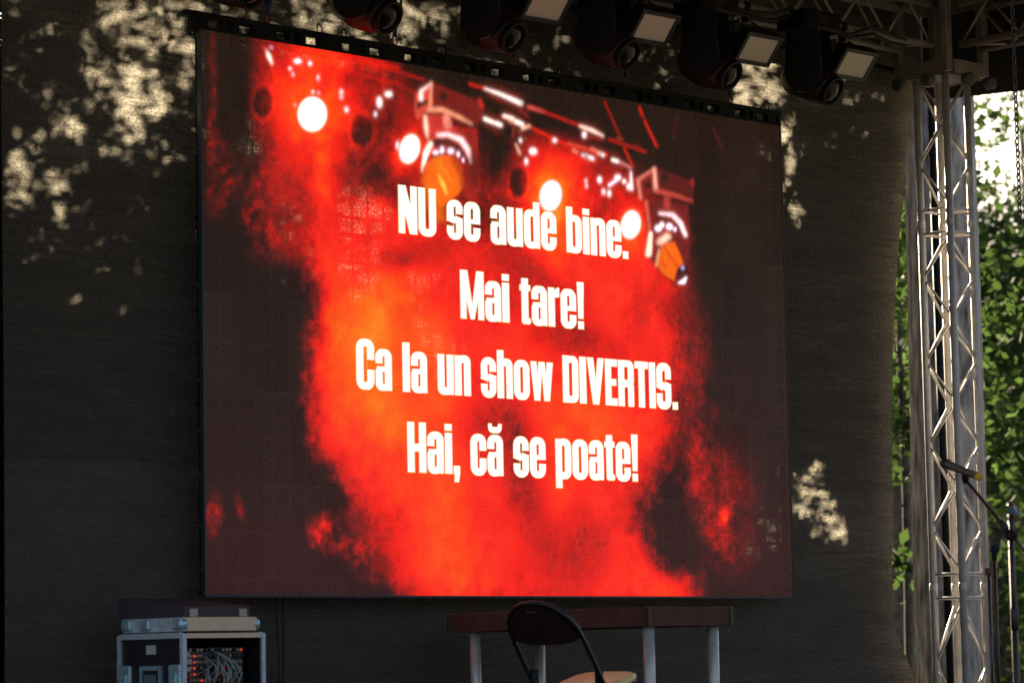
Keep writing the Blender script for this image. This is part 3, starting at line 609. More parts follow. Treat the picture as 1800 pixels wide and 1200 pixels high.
# leaves that stand between the low sun and the net: their gaps make the light patches
DAP = [(200,22,32,18,1),(190,34,22,8,1),(235,10,20,12,.8),(250,50,45,13,.8),(236,72,42,9,.9),(131,62,8,7,.8),(150,72,9,10,.7),(27,17,9,9,.5),(35,22,8,6,.6),(307,47,14,12,.8),(340,62,13,12,.8),(335,12,30,9,.8),(290,5,30,8,.6),(320,90,28,16,.8),(157,103,14,9,.8),(340,112,16,22,.8),(247,123,48,15,1),(240,155,58,26,1),(267,181,62,18,1),
 (240,198,34,22,1),(233,225,36,18,1),(227,245,26,9,.9),(170,127,30,8,.9),(177,167,18,8,.8),(310,180,28,8,.8),(320,143,18,10,.8),(63,128,14,9,.6),(40,130,8,8,.5),(30,147,20,7,.8),(37,168,11,5,.9),(88,163,10,14,.7),(123,217,24,14,1),(133,232,14,10,.9),(88,215,9,5,.8),(73,243,12,7,.9),(33,283,24,8,.9),(67,278,11,8,.8),(132,291,17,7,.9),(37,307,27,10,1),
 (92,317,14,16,1),(103,334,27,7,.8),(40,348,15,14,.9),(13,360,6,16,.7),(110,372,15,14,.9),(200,363,12,6,.8),(230,367,28,6,.6),(278,265,12,7,.8),(192,263,13,10,.8),(348,225,9,12,.9),(293,350,5,5,.8),(230,332,9,4,.5),(82,415,14,12,.5),(130,518,26,6,.6),(140,505,10,6,.4),(218,560,15,5,.5),(195,418,12,3,.5),(240,465,7,4,.3),(350,418,14,9,.7),(340,440,10,8,.4),
 (10,200,6,10,.4),(20,120,8,6,.4),(55,190,10,5,.4),(345,165,10,8,.5),(290,215,20,6,.4),(160,670,6,2,.4),(5,410,6,14,.5),
 (530,15,50,14,.7),(420,28,40,10,.5),(400,45,14,6,.5),(480,50,30,7,.7),(560,72,60,16,.9),(520,66,40,9,.8),(620,78,40,14,.9),(600,104,30,7,.7),(650,85,30,12,.7),(700,18,25,18,.7),(715,55,22,12,.7),(760,25,30,10,.6),(770,70,18,14,.6),(690,100,50,8,.6),(730,86,30,7,.6),(765,8,20,8,.6),(640,50,30,14,.5),(590,40,20,9,.5),(840,112,22,8,.6),(865,118,20,6,.6),(790,45,12,10,.4),
 (968,128,18,8,.7),(988,70,14,8,.7),(1010,132,14,8,.5),(920,52,6,6,.6),(930,136,12,8,.5),(1105,90,6,14,.5),(1010,45,10,6,.3),(1180,85,16,12,.5),(1150,100,10,8,.3),(1175,110,12,10,.3),(960,60,8,6,.4),
 (1330,118,38,26,1),(1345,155,42,20,1),(1315,150,26,20,1),(1310,182,34,14,1),(1340,198,30,10,.8),(1378,232,12,12,.8),(1385,215,20,6,.6),(1462,190,8,8,.5),(1458,243,14,6,.9),(1395,262,12,10,.5),(1388,300,10,18,.6),(1400,330,12,12,.5),(1400,370,18,12,.8),(1395,400,10,6,.5),(1435,170,10,12,.5),(1480,205,16,6,.4),(1420,305,12,10,.3),
 (1408,842,16,10,.9),(1400,862,16,8,.9),(1425,866,34,6,1),(1440,858,14,5,.9),(1425,880,40,6,.9),(1450,886,20,4,.8),(1405,893,18,5,1),(1432,898,28,5,1),(1460,912,18,7,1),(1475,920,8,4,.8),(1442,932,22,6,.9),(1470,938,14,14,1),(1432,950,10,5,.6),(1436,815,8,8,.8),(1405,968,12,3,.7),(1545,798,9,4,.6),(1546,834,8,4,.5),(1546,910,8,16,.35),(1550,952,6,3,.4),(1490,974,4,3,.5),(1445,730,6,2,.3),
 (632,345,36,14,.7),(620,372,30,20,.8),(655,372,24,14,.8),(640,400,34,24,1),(672,388,14,26,1),(625,412,30,10,.9),(600,425,16,8,.4),(500,380,9,8,.7),(512,365,10,8,.5),(525,388,9,11,.9),(503,410,16,6,.8),(430,75,14,6,.8),(445,80,8,8,.5),(520,95,26,7,.8),(540,98,20,6,.5),(366,228,8,7,.9),(450,182,6,4,.8),(435,213,12,7,.6),(450,275,12,12,.9),(430,265,8,8,.7),(455,258,9,7,.5),(495,230,18,4,.5),
 (620,442,14,8,.6),(640,440,14,8,.5),(622,470,28,14,.7),(660,450,10,20,.6),(645,490,30,10,.7),(555,445,16,9,.5),(560,490,14,6,.4),(620,520,12,16,.5),(650,525,10,10,.5),(665,550,10,8,.6),(735,488,22,16,.6),(765,495,14,10,.4),(733,520,18,9,.6),(745,572,24,8,.8),(760,590,22,12,.5),(785,605,26,14,.6),(800,622,24,14,.5),(750,630,14,12,.4),(760,660,10,12,.4),(454,482,5,8,.8),(500,507,9,7,.8),(388,632,7,4,.8),(470,585,3,2,.6),
 (632,740,10,5,.5),(630,780,8,4,.4),(665,805,14,4,.5),(960,548,10,6,.3),(690,268,6,5,.5),(680,195,6,6,.5),(1340,268,9,7,.9),(1362,274,8,9,.8),(1312,300,6,12,.5),(1320,308,8,8,1),(1355,312,12,6,.6),(1372,330,5,12,.6),(1300,345,8,6,.3),(1375,800,4,16,.6),(1372,840,4,14,.7),(1352,866,16,4,.6),(1335,895,10,12,.6),(1358,930,12,10,.7),(1322,965,14,8,1),(1362,958,10,10,.8),(1340,918,10,6,.5),(1370,890,6,12,.4),(1325,990,6,4,.5),(1210,400,8,6,.4),(1222,330,6,5,.3)]
DAP = [(a_, b_, c_, d_, min(1, e_*1.5) if 360 < a_ < 1385 and b_ > 55+.167*(a_-354) else e_**1.35) for a_, b_, c_, d_, e_ in DAP]
def dapple(px, py):
    g = np.zeros_like(px)
    X = px+14*fbm(px/16, py/6, 201, 3, .7); Y = py+6*fbm(px/18, py/6, 301, 3, .7)
    for cx, cy, rx, ry, a in DAP:
        mk = (np.abs(X-cx) < 2.2*rx+4) & (np.abs(Y-cy) < 2.2*ry+4)
        e = ((X[mk]-cx)/rx)**2+((Y[mk]-cy)/ry)**2; g[mk] = np.maximum(g[mk], a*np.clip((1.3-e)/.85, 0, 1))
    return np.maximum(g*np.clip(.78+3.0*fbm(px/20, py/5.5, 401, 4, .75), 0, 1), np.clip(.75*fbm(px/45, py/22, 77, 4, .7), 0, .10)*((py < 470+.1*px) & ((px < 350) | (py < 55+.167*(px-354)))))
NL = 330000
def gobo():
    x = rng.uniform(xl-4.5, 7.2, NL); z = rng.uniform(-2.2, 7.4, NL); t = rng.uniform(1.8, 5.2, NL)
    P = np.stack([x, np.full(NL, SY), z], -1); px, py = proj(P)
    g = dapple(px, py)
    xr = np.interp(z, ez, ex)
    keep = (rng.random(NL) < np.where(g > 0, -np.log(np.clip(g, .001, .98))/2.6, 1)) & (x < xr+.06)
    P = P[keep]; t = t[keep]; g = g[keep]; t = np.where(g > .02, t*.6+1.4, t)
    C = P+SUN_DIR*t[:, None]
    size = np.where(g > 0, .044, rng.choice([.06, .09, .13], len(C), p=[.2, .4, .4]))*rng.uniform(.8, 1.3, len(C))
    # big leaves must stay off the gaps: shrink those whose outline would reach one
    for k in range(8):
        an = 2*PI*k/8; rr_ = .06
        qx, qy = proj(P+np.stack([np.cos(an)*rr_*np.ones(len(P)), np.zeros(len(P)), np.sin(an)*rr_*np.ones(len(P))], -1))
        size = np.where(dapple(qx, qy) > .3, np.minimum(size, .042), size)
    thin = g > .02
    a_ = leaf_quads(C[~thin], size[~thin], SUN_DIR, .55)
    C2 = C[thin]; n2 = len(C2); ln = rng.uniform(.03, .075, n2)[:, None]; wd = ln*rng.uniform(.16, .34, n2)[:, None]   # narrow leaflets stretched level, shaped to streak the light patches
    u = np.stack([np.ones(n2), rng.normal(0, .25, n2), rng.normal(0, .28, n2)], -1); v = np.stack([rng.normal(0, .2, n2), rng.normal(0, .3, n2), np.ones(n2)], -1)
    vv = np.stack([C2+u*ln, C2+v*wd, C2-u*ln, C2-v*wd], 1).reshape(-1, 3)
    return np.concatenate([a_[0], vv]), np.concatenate([a_[1], np.arange(n2*4).reshape(-1, 4)+len(a_[0])])
gt = thing('tree', 'leafy tree close behind the black net backdrop, with added leaves blocking sky and sun', 'tree', (1.5, 3.2, GZ))
def blocker_leaves():
    n = 60000; C = np.stack([rng.uniform(-9, 12, n), rng.uniform(1.2, 9, n), rng.uniform(8.2, 9.8, n)], -1)  # added overhead leaf slab, unseen, keeps skylight off the net's rear
    a = leaf_quads(C, .16)
    tx, ty = gxy(1677, 24.0); n = 5000      # added spray of leaves that keeps the sun off the thick trunk
    C = np.stack([tx+rng.uniform(-.5, .45, n), ty+np.zeros(n), rng.uniform(-1.2, 5.2, n)], -1)+SUN_DIR*rng.uniform(1.6, 3.2, n)[:, None]
    b_ = leaf_quads(C, .11, SUN_DIR, .4)
    tx, ty = gxy(1588, 33.0); C = np.stack([tx+rng.uniform(-.35, .35, 3500), ty+np.zeros(3500), rng.uniform(-1.2, 5.2, 3500)], -1)+SUN_DIR*rng.uniform(1.6, 3.2, 3500)[:, None]  # second added spray, keeps the sun off the thinner trunk
    c_ = leaf_quads(C, .12, SUN_DIR, .4)
    n = 34000; x = rng.uniform(6.8, 13, n); C = np.stack([x, np.maximum(.787*x-4.0, .7)+rng.uniform(0, 5.0, n), rng.uniform(-1.1, 8.2, n)], -1); C = C[C[:, 0] > 6.85+.40*C[:, 1]]  # added dense leaf cloud hidden by the net, blocks sky from the right
    return a, b_, c_, leaf_quads(C, .15)
def gxy(px, Z):
    p_ = at_depth(px, 1160, Z); return float(p_[0]), float(p_[1])
vs, qd = gobo()
for v2_, q2_ in blocker_leaves(): qd = np.concatenate([qd, q2_+len(vs)]); vs = np.concatenate([vs, v2_])
fast_mesh('crown', vs, qd, leaf_mat('leaves_shade', (.012, .02, .008), (.002, .003, .001), .3), gt)  # mesh also holds the added light-blocking leaves
mb = MB(); limb(mb, (1.5, 3.0, GZ-.1), (1.2, 3.1, 4.2), .2, .06, 12, .03, 6)
for k in range(9): limb(mb, (1.4, 3.0, .2+k*.4), (rnd.uniform(-3, 6), rnd.uniform(2.2, 3.4), rnd.uniform(.5, 5)), .06, .01, 6, .1, 4)
mb.build('trunk', M_bark, gt)

def gxy(px, Z):
    p_ = at_depth(px, 1160, Z); return float(p_[0]), float(p_[1])
# trunk right behind the tower, and the woods seen in the gap
x, y = gxy(1669, 24.0); tree(x, y, 15, .305, 8.0, 3.4, 9000, LEAF[1], 'thick grey trunked tree standing right behind the truss tower', lean=(.10, -.09), leafsize=.14, taper=.85)
x, y = gxy(1588, 33); tree(x, y, 16, .15, 10.5, 2.4, 4000, LEAF[1], 'thinner grey trunk beyond the lower right edge of the black net', leafsize=.14)
x, y = gxy(1760, 44); tree(x, y, 8.2, .16, -.9, 2.5, 26000, LEAF[0], 'bright green leafy tree low to the right of the truss tower', leafsize=.11, nclump=90)
x, y = gxy(1600, 29); tree(x, y, 9, .05, 1.3, 1.1, 4500, LEAF[0], 'leafy green tree glimpsed between the net edge and the grey trunk', leafsize=.12, nclump=80)
x, y = gxy(1610, 46); tree(x, y, 9, .12, -.9, 2.4, 9000, LEAF[1], 'bushy green tree low behind the two grey trunks', leafsize=.17, nclump=80)
x, y = gxy(1830, 50); tree(x, y, 12.5, .10, 3.0, 3.0, 6500, LEAF[0], 'tall loose crowned tree against the bright sky at the right edge', leafsize=.12, nclump=120)
x, y = gxy(1700, 60); tree(x, y, 9.5, .2, 0.0, 3.4, 10000, LEAF[2], 'darker tree further back behind the truss tower', leafsize=.2, nclump=80)
for i in range(5):
    x, y = gxy(1480+i*130+rnd.uniform(-30, 30), rnd.uniform(72, 95)); tree(x, y, rnd.uniform(8, 11), .2, -.5, 4.2, 6000, LEAF[2], 'distant dark green tree at the far side of the park', leafsize=.3, nclump=70, group='distant trees at the far side of the park')

# ------------------------------------------------------------------ truss tower and beams
tw = at_depth(1671, 600, 20.6); TX, TY = float(tw[0]), float(tw[1]); A = .12
CH = [(-A, -A), (A, -A), (A, A), (-A, A)]
JO = [float(at_depth(1674, yy, 20.5)[2]) for yy in (363, 405, 1009, 1051)]   # joint bars
TZ0, TZ1 = 4.58, 4.86
tower = thing('truss_tower', 'upright square aluminium truss tower holding the stage roof', 'truss', (TX, TY, 0))
for cx, cy in CH:
    c = MB().tube([(TX+cx, TY+cy, .03), (TX+cx, TY+cy, 4.42)], .0255, 14)
    for zj in ((JO[0]+JO[1])/2, (JO[2]+JO[3])/2): c.lathe((TX+cx, TY+cy, zj-.035), (0, 0, 1), [(0, .0262), (.005, .0285), (.05, .0285), (.055, .0262)], 14)
    c.build('chord', M_steel, tower)
def zig(z0, z1, n): return [z0+(z1-z0)*i/n for i in range(n+1)]
for fi in range(4):
    a, b_ = CH[fi], CH[(fi+1) % 4]
    for (z0, z1, n, ph) in ((JO[1]-.02, JO[2]+.02, 8, fi % 2), (JO[3]-.02, .05, 2, fi % 2), (4.40, JO[0]+.02, 3, (fi+1) % 2)):
        zs = zig(z0, z1, n)
        for i in range(n):
            p_, q_ = (a, b_) if (i+ph) % 2 == 0 else (b_, a)
            MB().tube([(TX+p_[0], TY+p_[1], zs[i]), (TX+q_[0], TY+q_[1], zs[i+1])], .0095, 8).build('brace', M_steel, tower)
    for zj in JO: MB().tube([(TX+a[0], TY+a[1], zj), (TX+b_[0], TY+b_[1], zj)], .0095, 8).build('crossbar', M_steel, tower)
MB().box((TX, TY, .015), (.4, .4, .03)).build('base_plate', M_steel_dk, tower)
# sleeve block that runs on the tower, where the beams meet
blk = thing('sleeve_block', 'dark square sleeve block where the roof beams meet the tower', 'truss corner', (TX, TY, 4.4))
B_ = .20
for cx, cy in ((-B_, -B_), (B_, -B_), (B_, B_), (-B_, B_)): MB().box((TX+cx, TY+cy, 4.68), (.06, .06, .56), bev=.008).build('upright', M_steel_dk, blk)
for zc in (4.44, 4.93):
    for (dx, dy, sx_, sy_) in ((0, -B_-.03, .33, .012), (0, B_+.03, .33, .012), (-B_-.03, 0, .012, .33), (B_+.03, 0, .012, .33)):
        MB().box((TX+dx, TY+dy, zc), (sx_, sy_, .09)).build('side_plate', M_steel_dk, blk)
pl = MB(); pl.box((TX, TY, 4.40), (.34, .34, .012)); pl.build('bottom_plate', M_steel_dk, blk)
pl = MB().add([(TX-.3, TY-.3, 4.99), (TX+.3, TY-.3, 4.99), (TX+.3, TY+.3, 4.99), (TX-.3, TY+.3, 4.99), (TX, TY, 5.12)], [(0, 1, 4), (1, 2, 4), (2, 3, 4), (3, 0, 4), (3, 2, 1, 0)])
pl.build('cap', mat('cap_bluish', (.17, .22, .27), .45, .5), blk)
for dx, dy in ((-.31, -.12), (-.31, .12), (-.12, -.31), (.12, -.31)):
    MB().lathe((TX+dx, TY+dy, 4.34), (1, 0, 0) if abs(dx) > .2 else (0, 1, 0), [(-.03, .03), (-.026, .045), (.026, .045), (.03, .03)], 14).build('guide_roller', mat('roller', (.09, .09, .095), .5, .2), blk)
def beam(name, label, P0, P1, side, group=None):
    P0, P1 = V(P0), V(P1); t = thing(name, label, 'truss', P0, group); d = (P1-P0).normalized(); w = V(side).normalized(); Ln = (P1-P0).length
    CC = [(-A, 0), (A, 0), (A, .28), (-A, .28)]
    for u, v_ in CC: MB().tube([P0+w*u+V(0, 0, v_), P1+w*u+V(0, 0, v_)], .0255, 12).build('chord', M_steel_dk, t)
    n = int(Ln/.24)
    for fi in range(4):
        a, b_ = CC[fi], CC[(fi+1) % 4]
        fb = MB()
        for i in range(n):
            p_, q_ = (a, b_) if (i+fi) % 2 == 0 else (b_, a)
            fb.tube([P0+d*(Ln*i/n)+w*p_[0]+V(0, 0, p_[1]), P0+d*(Ln*(i+1)/n)+w*q_[0]+V(0, 0, q_[1])], .0095, 6)
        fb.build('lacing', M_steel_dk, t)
    return t
beam('lighting_truss', 'horizontal aluminium truss carrying the row of stage lamps above the screen', (TX-.26, TY, TZ0), (-3.6, TY, TZ0), (0, 1, 0))
beam('side_truss', 'horizontal roof truss running from the tower toward the audience', (TX, TY-.26, TZ0), (TX, -5.9, TZ0), (1, 0, 0))
# roof canopy
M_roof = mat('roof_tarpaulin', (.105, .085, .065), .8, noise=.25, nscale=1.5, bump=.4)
rf = thing('stage_roof', 'dark tarpaulin roof over the stage', 'roof', (1.5, -2.5, 5.1))
rb = MB(); ns = 24
xs = np.linspace(-4.2, TX+.5, ns); ys = np.linspace(-6.4, SY+.25, ns); vv = []
for yy in ys:
    for xx in xs: vv.append((xx, yy, 5.14+.035*math.sin(xx*5)*math.sin(yy*4)+.04*(yy-ys[0])/7))
rb.add(vv, [(j*ns+i, j*ns+i+1, (j+1)*ns+i+1, (j+1)*ns+i) for j in range(ns-1) for i in range(ns-1)], True)
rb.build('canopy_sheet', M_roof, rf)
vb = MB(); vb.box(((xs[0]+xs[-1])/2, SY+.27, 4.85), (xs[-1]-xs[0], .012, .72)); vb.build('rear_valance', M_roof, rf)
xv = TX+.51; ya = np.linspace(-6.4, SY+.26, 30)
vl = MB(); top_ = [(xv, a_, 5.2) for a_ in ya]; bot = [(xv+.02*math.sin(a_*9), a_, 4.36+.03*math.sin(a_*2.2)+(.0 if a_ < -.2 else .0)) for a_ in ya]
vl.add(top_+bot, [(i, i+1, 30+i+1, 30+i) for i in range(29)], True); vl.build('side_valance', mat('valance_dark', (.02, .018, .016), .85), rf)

# ------------------------------------------------------------------ lamps on the truss
LY = TY-.12
def clampmb(x, y, z):
    m_ = MB(); m_.lathe((x-.025, y, z), (1, 0, 0), [(0, .03), (.004, .036), (.046, .036), (.05, .03)], 12); m_.box((x, y, z-.06), (.03, .04, .08)); return m_
M_pg = mat('panel_glass', (.05, .02, .015), .2); M_vent = mat('vent_grey', (.05, .035, .03), .4); M_bezel = mat('bezel_blue_black', (.018, .022, .028), .5)
def moving_head(px, py, label):
    c = at_y(px, py, LY-.03); x, y = float(c[0]), float(c[1]); zc = float(c[2])   # pivot of the head
    t = thing('moving_head_light', label, 'stage light', (x, y, TZ0), 'moving head lights hung along the truss')
    zb = zc+.36
    bs_ = MB().box((x, y, zb), (.34, .26, .13), bev=.02).build('base', M_blackgloss, t)
    dp = MB().box((x-.02, y-.134, zb+.01), (.12, .006, .05)).build('display_panel', M_pg, bs_)
    for sx_ in (-.1, .1): clampmb(x+sx_, TY-.12, TZ0).build('clamp', M_black, t)
    d = V(.16, -.84, -.52).normalized(); ax = V(1, .5, 0).normalized()
    yk = MB(); yk.box((x, y, zb-.085), (.30, .12, .04), (ax, V(-ax.y, ax.x, 0), V(0, 0, 1)), .012)
    for s_ in (-1, 1):
        o_ = V(x, y, 0)+ax*(.165*s_)
        w_ = V(-ax.y, ax.x, 0); ol = [(-.10, .30), (.10, .30)]+[(.115*math.cos(a_), .115*math.sin(a_)) for a_ in np.linspace(0, -PI, 13)]
        k_ = len(ol); yv = [o_+V(0, 0, zc)+ax*(.024*q_)+w_*u_+V(0, 0, v_) for q_ in (-1, 1) for u_, v_ in ol]
        yk.add(yv, [tuple(range(k_))[::-1], tuple(range(k_, 2*k_))]+[(i, (i+1) % k_, k_+(i+1) % k_, k_+i) for i in range(k_)])
    yk.build('yoke', M_blackgloss, t)
    hd = MB(); P = V(x, y, zc)
    hd.lathe(P-d*.17, d, [(0, .06), (.015, .11), (.06, .14), (.16, .148), (.24, .135), (.32, .108), (.335, .104), (.335, .088)], 24)
    hd = hd.build('lamp_head', M_mag, t)
    MB().lathe(P+d*.168, d, [(0, .100), (.03, .100), (.032, .086), (.012, .086)], 24).build('lens_ring', M_blackgloss, hd)
    MB().lathe(P+d*.165, d, [(0, .086), (.012, .084), (.026, .066), (.036, .040), (.040, .012)], 24).build('lens', M_lens, hd)
    gl = MB(); sd_ = d.cross(V(0, 0, 1)).normalized(); gl.box(P+d*.06-V(0, 0, .0)-sd_*.128, (.05, .006, .03), (d, sd_, d.cross(sd_)), 0); gl.build('side_vent', M_vent, hd)
    return t
for px, py, lb in ((1424, 140, 'black moving head light hanging nearest the truss tower'), (1244, 112, 'black moving head light hanging between the third and fourth square panels'), (1064, 74, 'black moving head light hanging between the second and third square panels'),
                   (862, 44, 'moving head light with reddish underside left of all square panels'), (642, 8, 'moving head light with pink underside hanging over the upper left screen edge'), (404, -38, 'moving head light at the top edge whose bottom barely shows')):
    moving_head(px, py, lb)
def flood(px, py, label):
    c = at_y(px, py, LY-.10); C_ = V(c); n = V(.02, -.76, -.62).normalized(); ux = V(1, 0, 0); uy = n.cross(ux).normalized(); ux = uy.cross(n)
    t = thing('flood_light', label, 'flood light', tuple(C_), 'square flood lights hung along the truss')
    MB().box(C_-n*.045, (.335, .215, .07), (ux, uy, n), .008).build('housing', M_black, t); hs = [c_ for c_ in COL.objects if c_.parent == t][-1]
    bz = MB()
    for s_ in (-1, 1):
        bz.box(C_+ux*(.155*s_), (.026, .215, .018), (ux, uy, n)); bz.box(C_+uy*(.095*s_)+n*.001, (.29, .026, .016), (ux, uy, n))
    bz.build('bezel', M_bezel, hs)
    MB().box(C_-n*.002, (.285, .168, .006), (ux, uy, n)).build('diffuser_panel', M_diff, hs)
    yk = MB(); top_ = V(C_.x, LY, TZ0-.09)
    for s_ in (-1, 1): yk.tube([C_-n*.05+ux*.178*s_, C_-n*.05+ux*.178*s_+(top_-C_)*.6, top_+ux*.06*s_], .008, 6)
    yk.build('bracket', M_black, t); clampmb(C_.x, LY, TZ0).build('clamp', M_black, t)
for px, py, lb in ((962, 10, 'square pale flood light at the top edge, first of the four'), (1150, 49, 'square pale flood light, second from the left above the screen'), (1333, 87, 'square pale flood light, third from the left above the bright net patch'), (1503, 114, 'square pale flood light hanging closest to the truss tower')):
    flood(px, py, lb)
# lifting slings
for px, pyb, lb in ((471, 52, 'steel lifting sling over the left end of the screen'), (694, 82, 'steel lifting sling beside the pink tinted moving head'), (904, 122, 'steel lifting sling right of the reddish moving head'), (1101, 150, 'steel lifting sling left of the second flood light gap over the screen centre'), (1284, 184, 'steel lifting sling near the right end of the screen')):
    p_ = at_y(px, pyb, .03); x = float(p_[0]); zb = zt+.10
    t = thing('lifting_sling', lb, 'sling', (x, .03, zb), 'slings holding the screen rail')
    s1 = MB()
    for s_ in (-1, 1): s1.tube([(x+.028*s_, .03, TZ0+.3), (x+.028*s_, .0, zb+.22), (x+.003*s_, .03, zb+.08)], .0065, 6)
    s1.build('rope', M_black, t)
    MB().tube([(x, .03, zb+.16), (x, .03, zb+.05)], [.018, .012], 8).build('thimble', M_bluep, t)
    MB().tube([V(x+math.cos(a_)*.02, .03, zb+.03+math.sin(a_)*.026) for a_ in np.linspace(0, 2*PI, 12)[:-1]], .006, 6, closed=True).build('shackle', M_redp, t)
# beam the slings hang from
o = MB().tube([(-.3, .03, TZ0+.3), (TX-.2, .03, TZ0+.3)], .03, 10).build('rigging_pipe', M_steel_dk)
tag(o, 'horizontal rigging pipe high above the screen behind the lamps', 'pipe')
# cable loom on the truss
lm_ = MB(); pts = []
for i in range(60):
    t_ = i/59; pts.append((-3+(TX+2.4)*t_, LY-.03+.02*math.sin(i*1.7), TZ0-.02-.05*abs(math.sin(i*.55))-.015*math.sin(i*2.3)))
lm_.tube(pts, .014, 6); lm_.tube([(p_[0], p_[1]-.02, p_[2]+.03+.02*math.sin(k*.9)) for k, p_ in enumerate(pts)], .010, 6)
tag(lm_.build('cable_loom', M_cable), 'black cables strapped and sagging along the lighting truss', 'cables')
# hoist chain
def chain(px, Z, z0, z1, label):
    p_ = at_depth(px, 300, Z); x, y = float(p_[0]), float(p_[1]); m_ = MB(); z = z0; k = 0
    while z < z1:
        ax = V(1, 0, 0) if k % 2 else V(0, 1, 0)
        m_.tube([V(x, y, z)+ax*(.011*math.cos(a_))+V(0, 0, .022*math.sin(a_)) for a_ in np.linspace(0, 2*PI, 9)[:-1]], .0042, 5, closed=True); z += .034; k += 1
    o_ = m_.build('hoist_chain', mat('chain_steel', (.10, .11, .13), .4, .8)); tag(o_, label, 'chain'); return o_
chain(1790, 17.2, 2.9, 4.95, 'steel hoist chain hanging at the right edge beside the tower')

# ------------------------------------------------------------------ table, chair, case, microphones
M_wood = mat('dark_red_wood', (.12, .052, .034), .75, spec=.2, noise=.3, nscale=8)
Z_T = 15.9
c0 = at_depth(1140, 1066, Z_T); zt_ = float(c0[2]); X0, Y0 = float(c0[0]), float(c0[1])
def solveX(px): # point on the table's front edge (along X)
    r = ray(px, 1070); k = (Y0-CAM[1])/r[1]; return float(CAM[0]+r[0]*k)
def solveY(px):
    r = ray(px, 1080); k = (X0-CAM[0])/r[0]; return float(CAM[1]+r[1]*k)
X1 = solveX(1284); Y1 = solveY(790)
tb = thing('table', 'dark red wooden table with slim metal legs behind the folding chair', 'table', ((X0+X1)/2, (Y0+Y1)/2, 0))
top_th = .10
MB().box(((X0+X1)/2, (Y0+Y1)/2, zt_-top_th/2), (X1-X0, Y1-Y0, top_th), bev=.004).build('tabletop', M_wood, tb)
for cx, cy in ((X0, Y0), (X1, Y0), (X0, Y1), (X1, Y1)): MB().box((cx, cy, zt_-top_th/2), (.022, .022, top_th+.006), bev=.004).build('corner_trim', mat('trim_dark', (.06, .035, .03), .4), tb)
M_leg = mat('table_leg_metal', (.62, .60, .50), .4, .4, noise=.1)
for cx, cy in ((X0+.06, Y0+.06), (X1-.08, Y0+.06), (X0+.06, Y1-.14), (X1-.08, Y1-.14)):
    MB().tube([(cx, cy, 0), (cx, cy, zt_-top_th)], .031, 14).lathe((cx, cy, 0), (0, 0, 1), [(0, .045), (.02, .045), (.03, .032)], 14).build('leg', M_leg, tb)
# folding chair
Z_C = 15.0
fdir = V((R0*.57+np.array([FW[0], FW[1], 0])*.82).tolist()).normalized(); wdir = V(0, 0, 1).cross(fdir).normalized()*-1
if wdir.dot(V(R0.tolist())) < 0: wdir = -wdir
cb_ = V(at_depth(994, 1190, Z_C).tolist()); cb_.z = .45   # middle of the back arms at seat level
ch = thing('folding_chair', 'black folding chair with a pale tan seat in front of the table', 'chair', (cb_.x, cb_.y, 0))
M_ct = mat('chair_tube', (.012, .012, .014), .28, noise=.1)
lean = (V(0, 0, 1)*.36-fdir*.28)   # per .36 m of height
hw = .205
def bp(s_, t_): return cb_+wdir*s_+lean*(t_/.36)
arch = [bp(-hw, -.45), bp(-hw, -.2), bp(-hw, 0), bp(-hw, .16)]
for k in range(1, 12):
    a_ = PI*k/12; arch.append(bp(-hw*math.cos(a_), .17+.19*math.sin(a_)**.8))
arch += [bp(hw, .16), bp(hw, 0), bp(hw, -.2), bp(hw, -.45)]
MB().tube(arch, .0125, 10).build('back_frame', M_ct, ch)
bk = MB(); n1, n2 = 17, 15; thn = (lean.normalized()).cross(wdir).normalized()*.006; pv = []
def shape(s_):
    u = s_/(hw-.008); top_ = .165+.185*math.sqrt(max(0, 1-u*u)); bot = .195-.035*math.sqrt(max(0, 1-u*u)); return top_, bot
for off in (-1, 1):
    for i in range(n1):
        s_ = -(hw-.008)+2*(hw-.008)*i/(n1-1); t1_, t0_ = shape(s_); cur = -.025*(1-(s_/hw)**2)
        for j in range(n2): pv.append(bp(s_, t0_+(t1_-t0_)*j/(n2-1))+thn*off-fdir*(.02*(1-(s_/hw)**2)))
fs = []
for i in range(n1-1):
    for j in range(n2-1):
        if j == n2-4 and i in (6, 7, 8): continue      # hand slot near the top
        a_ = i*n2+j; o2 = n1*n2; fs += [(a_, a_+1, a_+n2+1, a_+n2), (o2+a_, o2+a_+n2, o2+a_+n2+1, o2+a_+1)]
bk.add(pv, fs, True); bk.build('backrest', mat('chair_back_plastic', (.030, .012, .010), .4, noise=.1), ch)
seat = MB(); sc = cb_+fdir*.22; pts_t = []; 
for k in range(28):
    a_ = 2*PI*k/28; cc, ss = math.cos(a_), math.sin(a_); q_ = lambda c_: math.copysign(abs(c_)**.45, c_)
    pts_t.append(sc+fdir*(.20*q_(cc))+wdir*((.185 if cc > -.2 else .17)*q_(ss)))
rings = [(0.9, .012), (1, .004), (1, -.018), (.96, -.026)]; sv = []
for f_, dz in rings: sv += [sc+(p_-sc)*f_+V(0, 0, dz+.012-.085*(.5-(p_-sc).dot(fdir)/.40)) for p_ in pts_t]
seat.add(sv, [(r_*28+k, r_*28+(k+1) % 28, (r_+1)*28+(k+1) % 28, (r_+1)*28+k) for r_ in range(3) for k in range(28)]+[list(range(28))[::-1], [84+k for k in range(28)]], True)
seat.build('seat', mat('seat_tan', (1.0, .68, .24), .4, noise=.05), ch)
lg = MB()
for s_ in (-1, 1): lg.tube([cb_+wdir*(.17*s_)+fdir*.36-V(0, 0, .02), cb_+wdir*(.17*s_)-fdir*.02-V(0, 0, .45)], .011, 8)
lg.tube([cb_+wdir*.17-fdir*.0-V(0, 0, .40), cb_-wdir*.17-fdir*.0-V(0, 0, .40)], .009, 8); lg.build('rear_leg_frame', M_ct, ch)
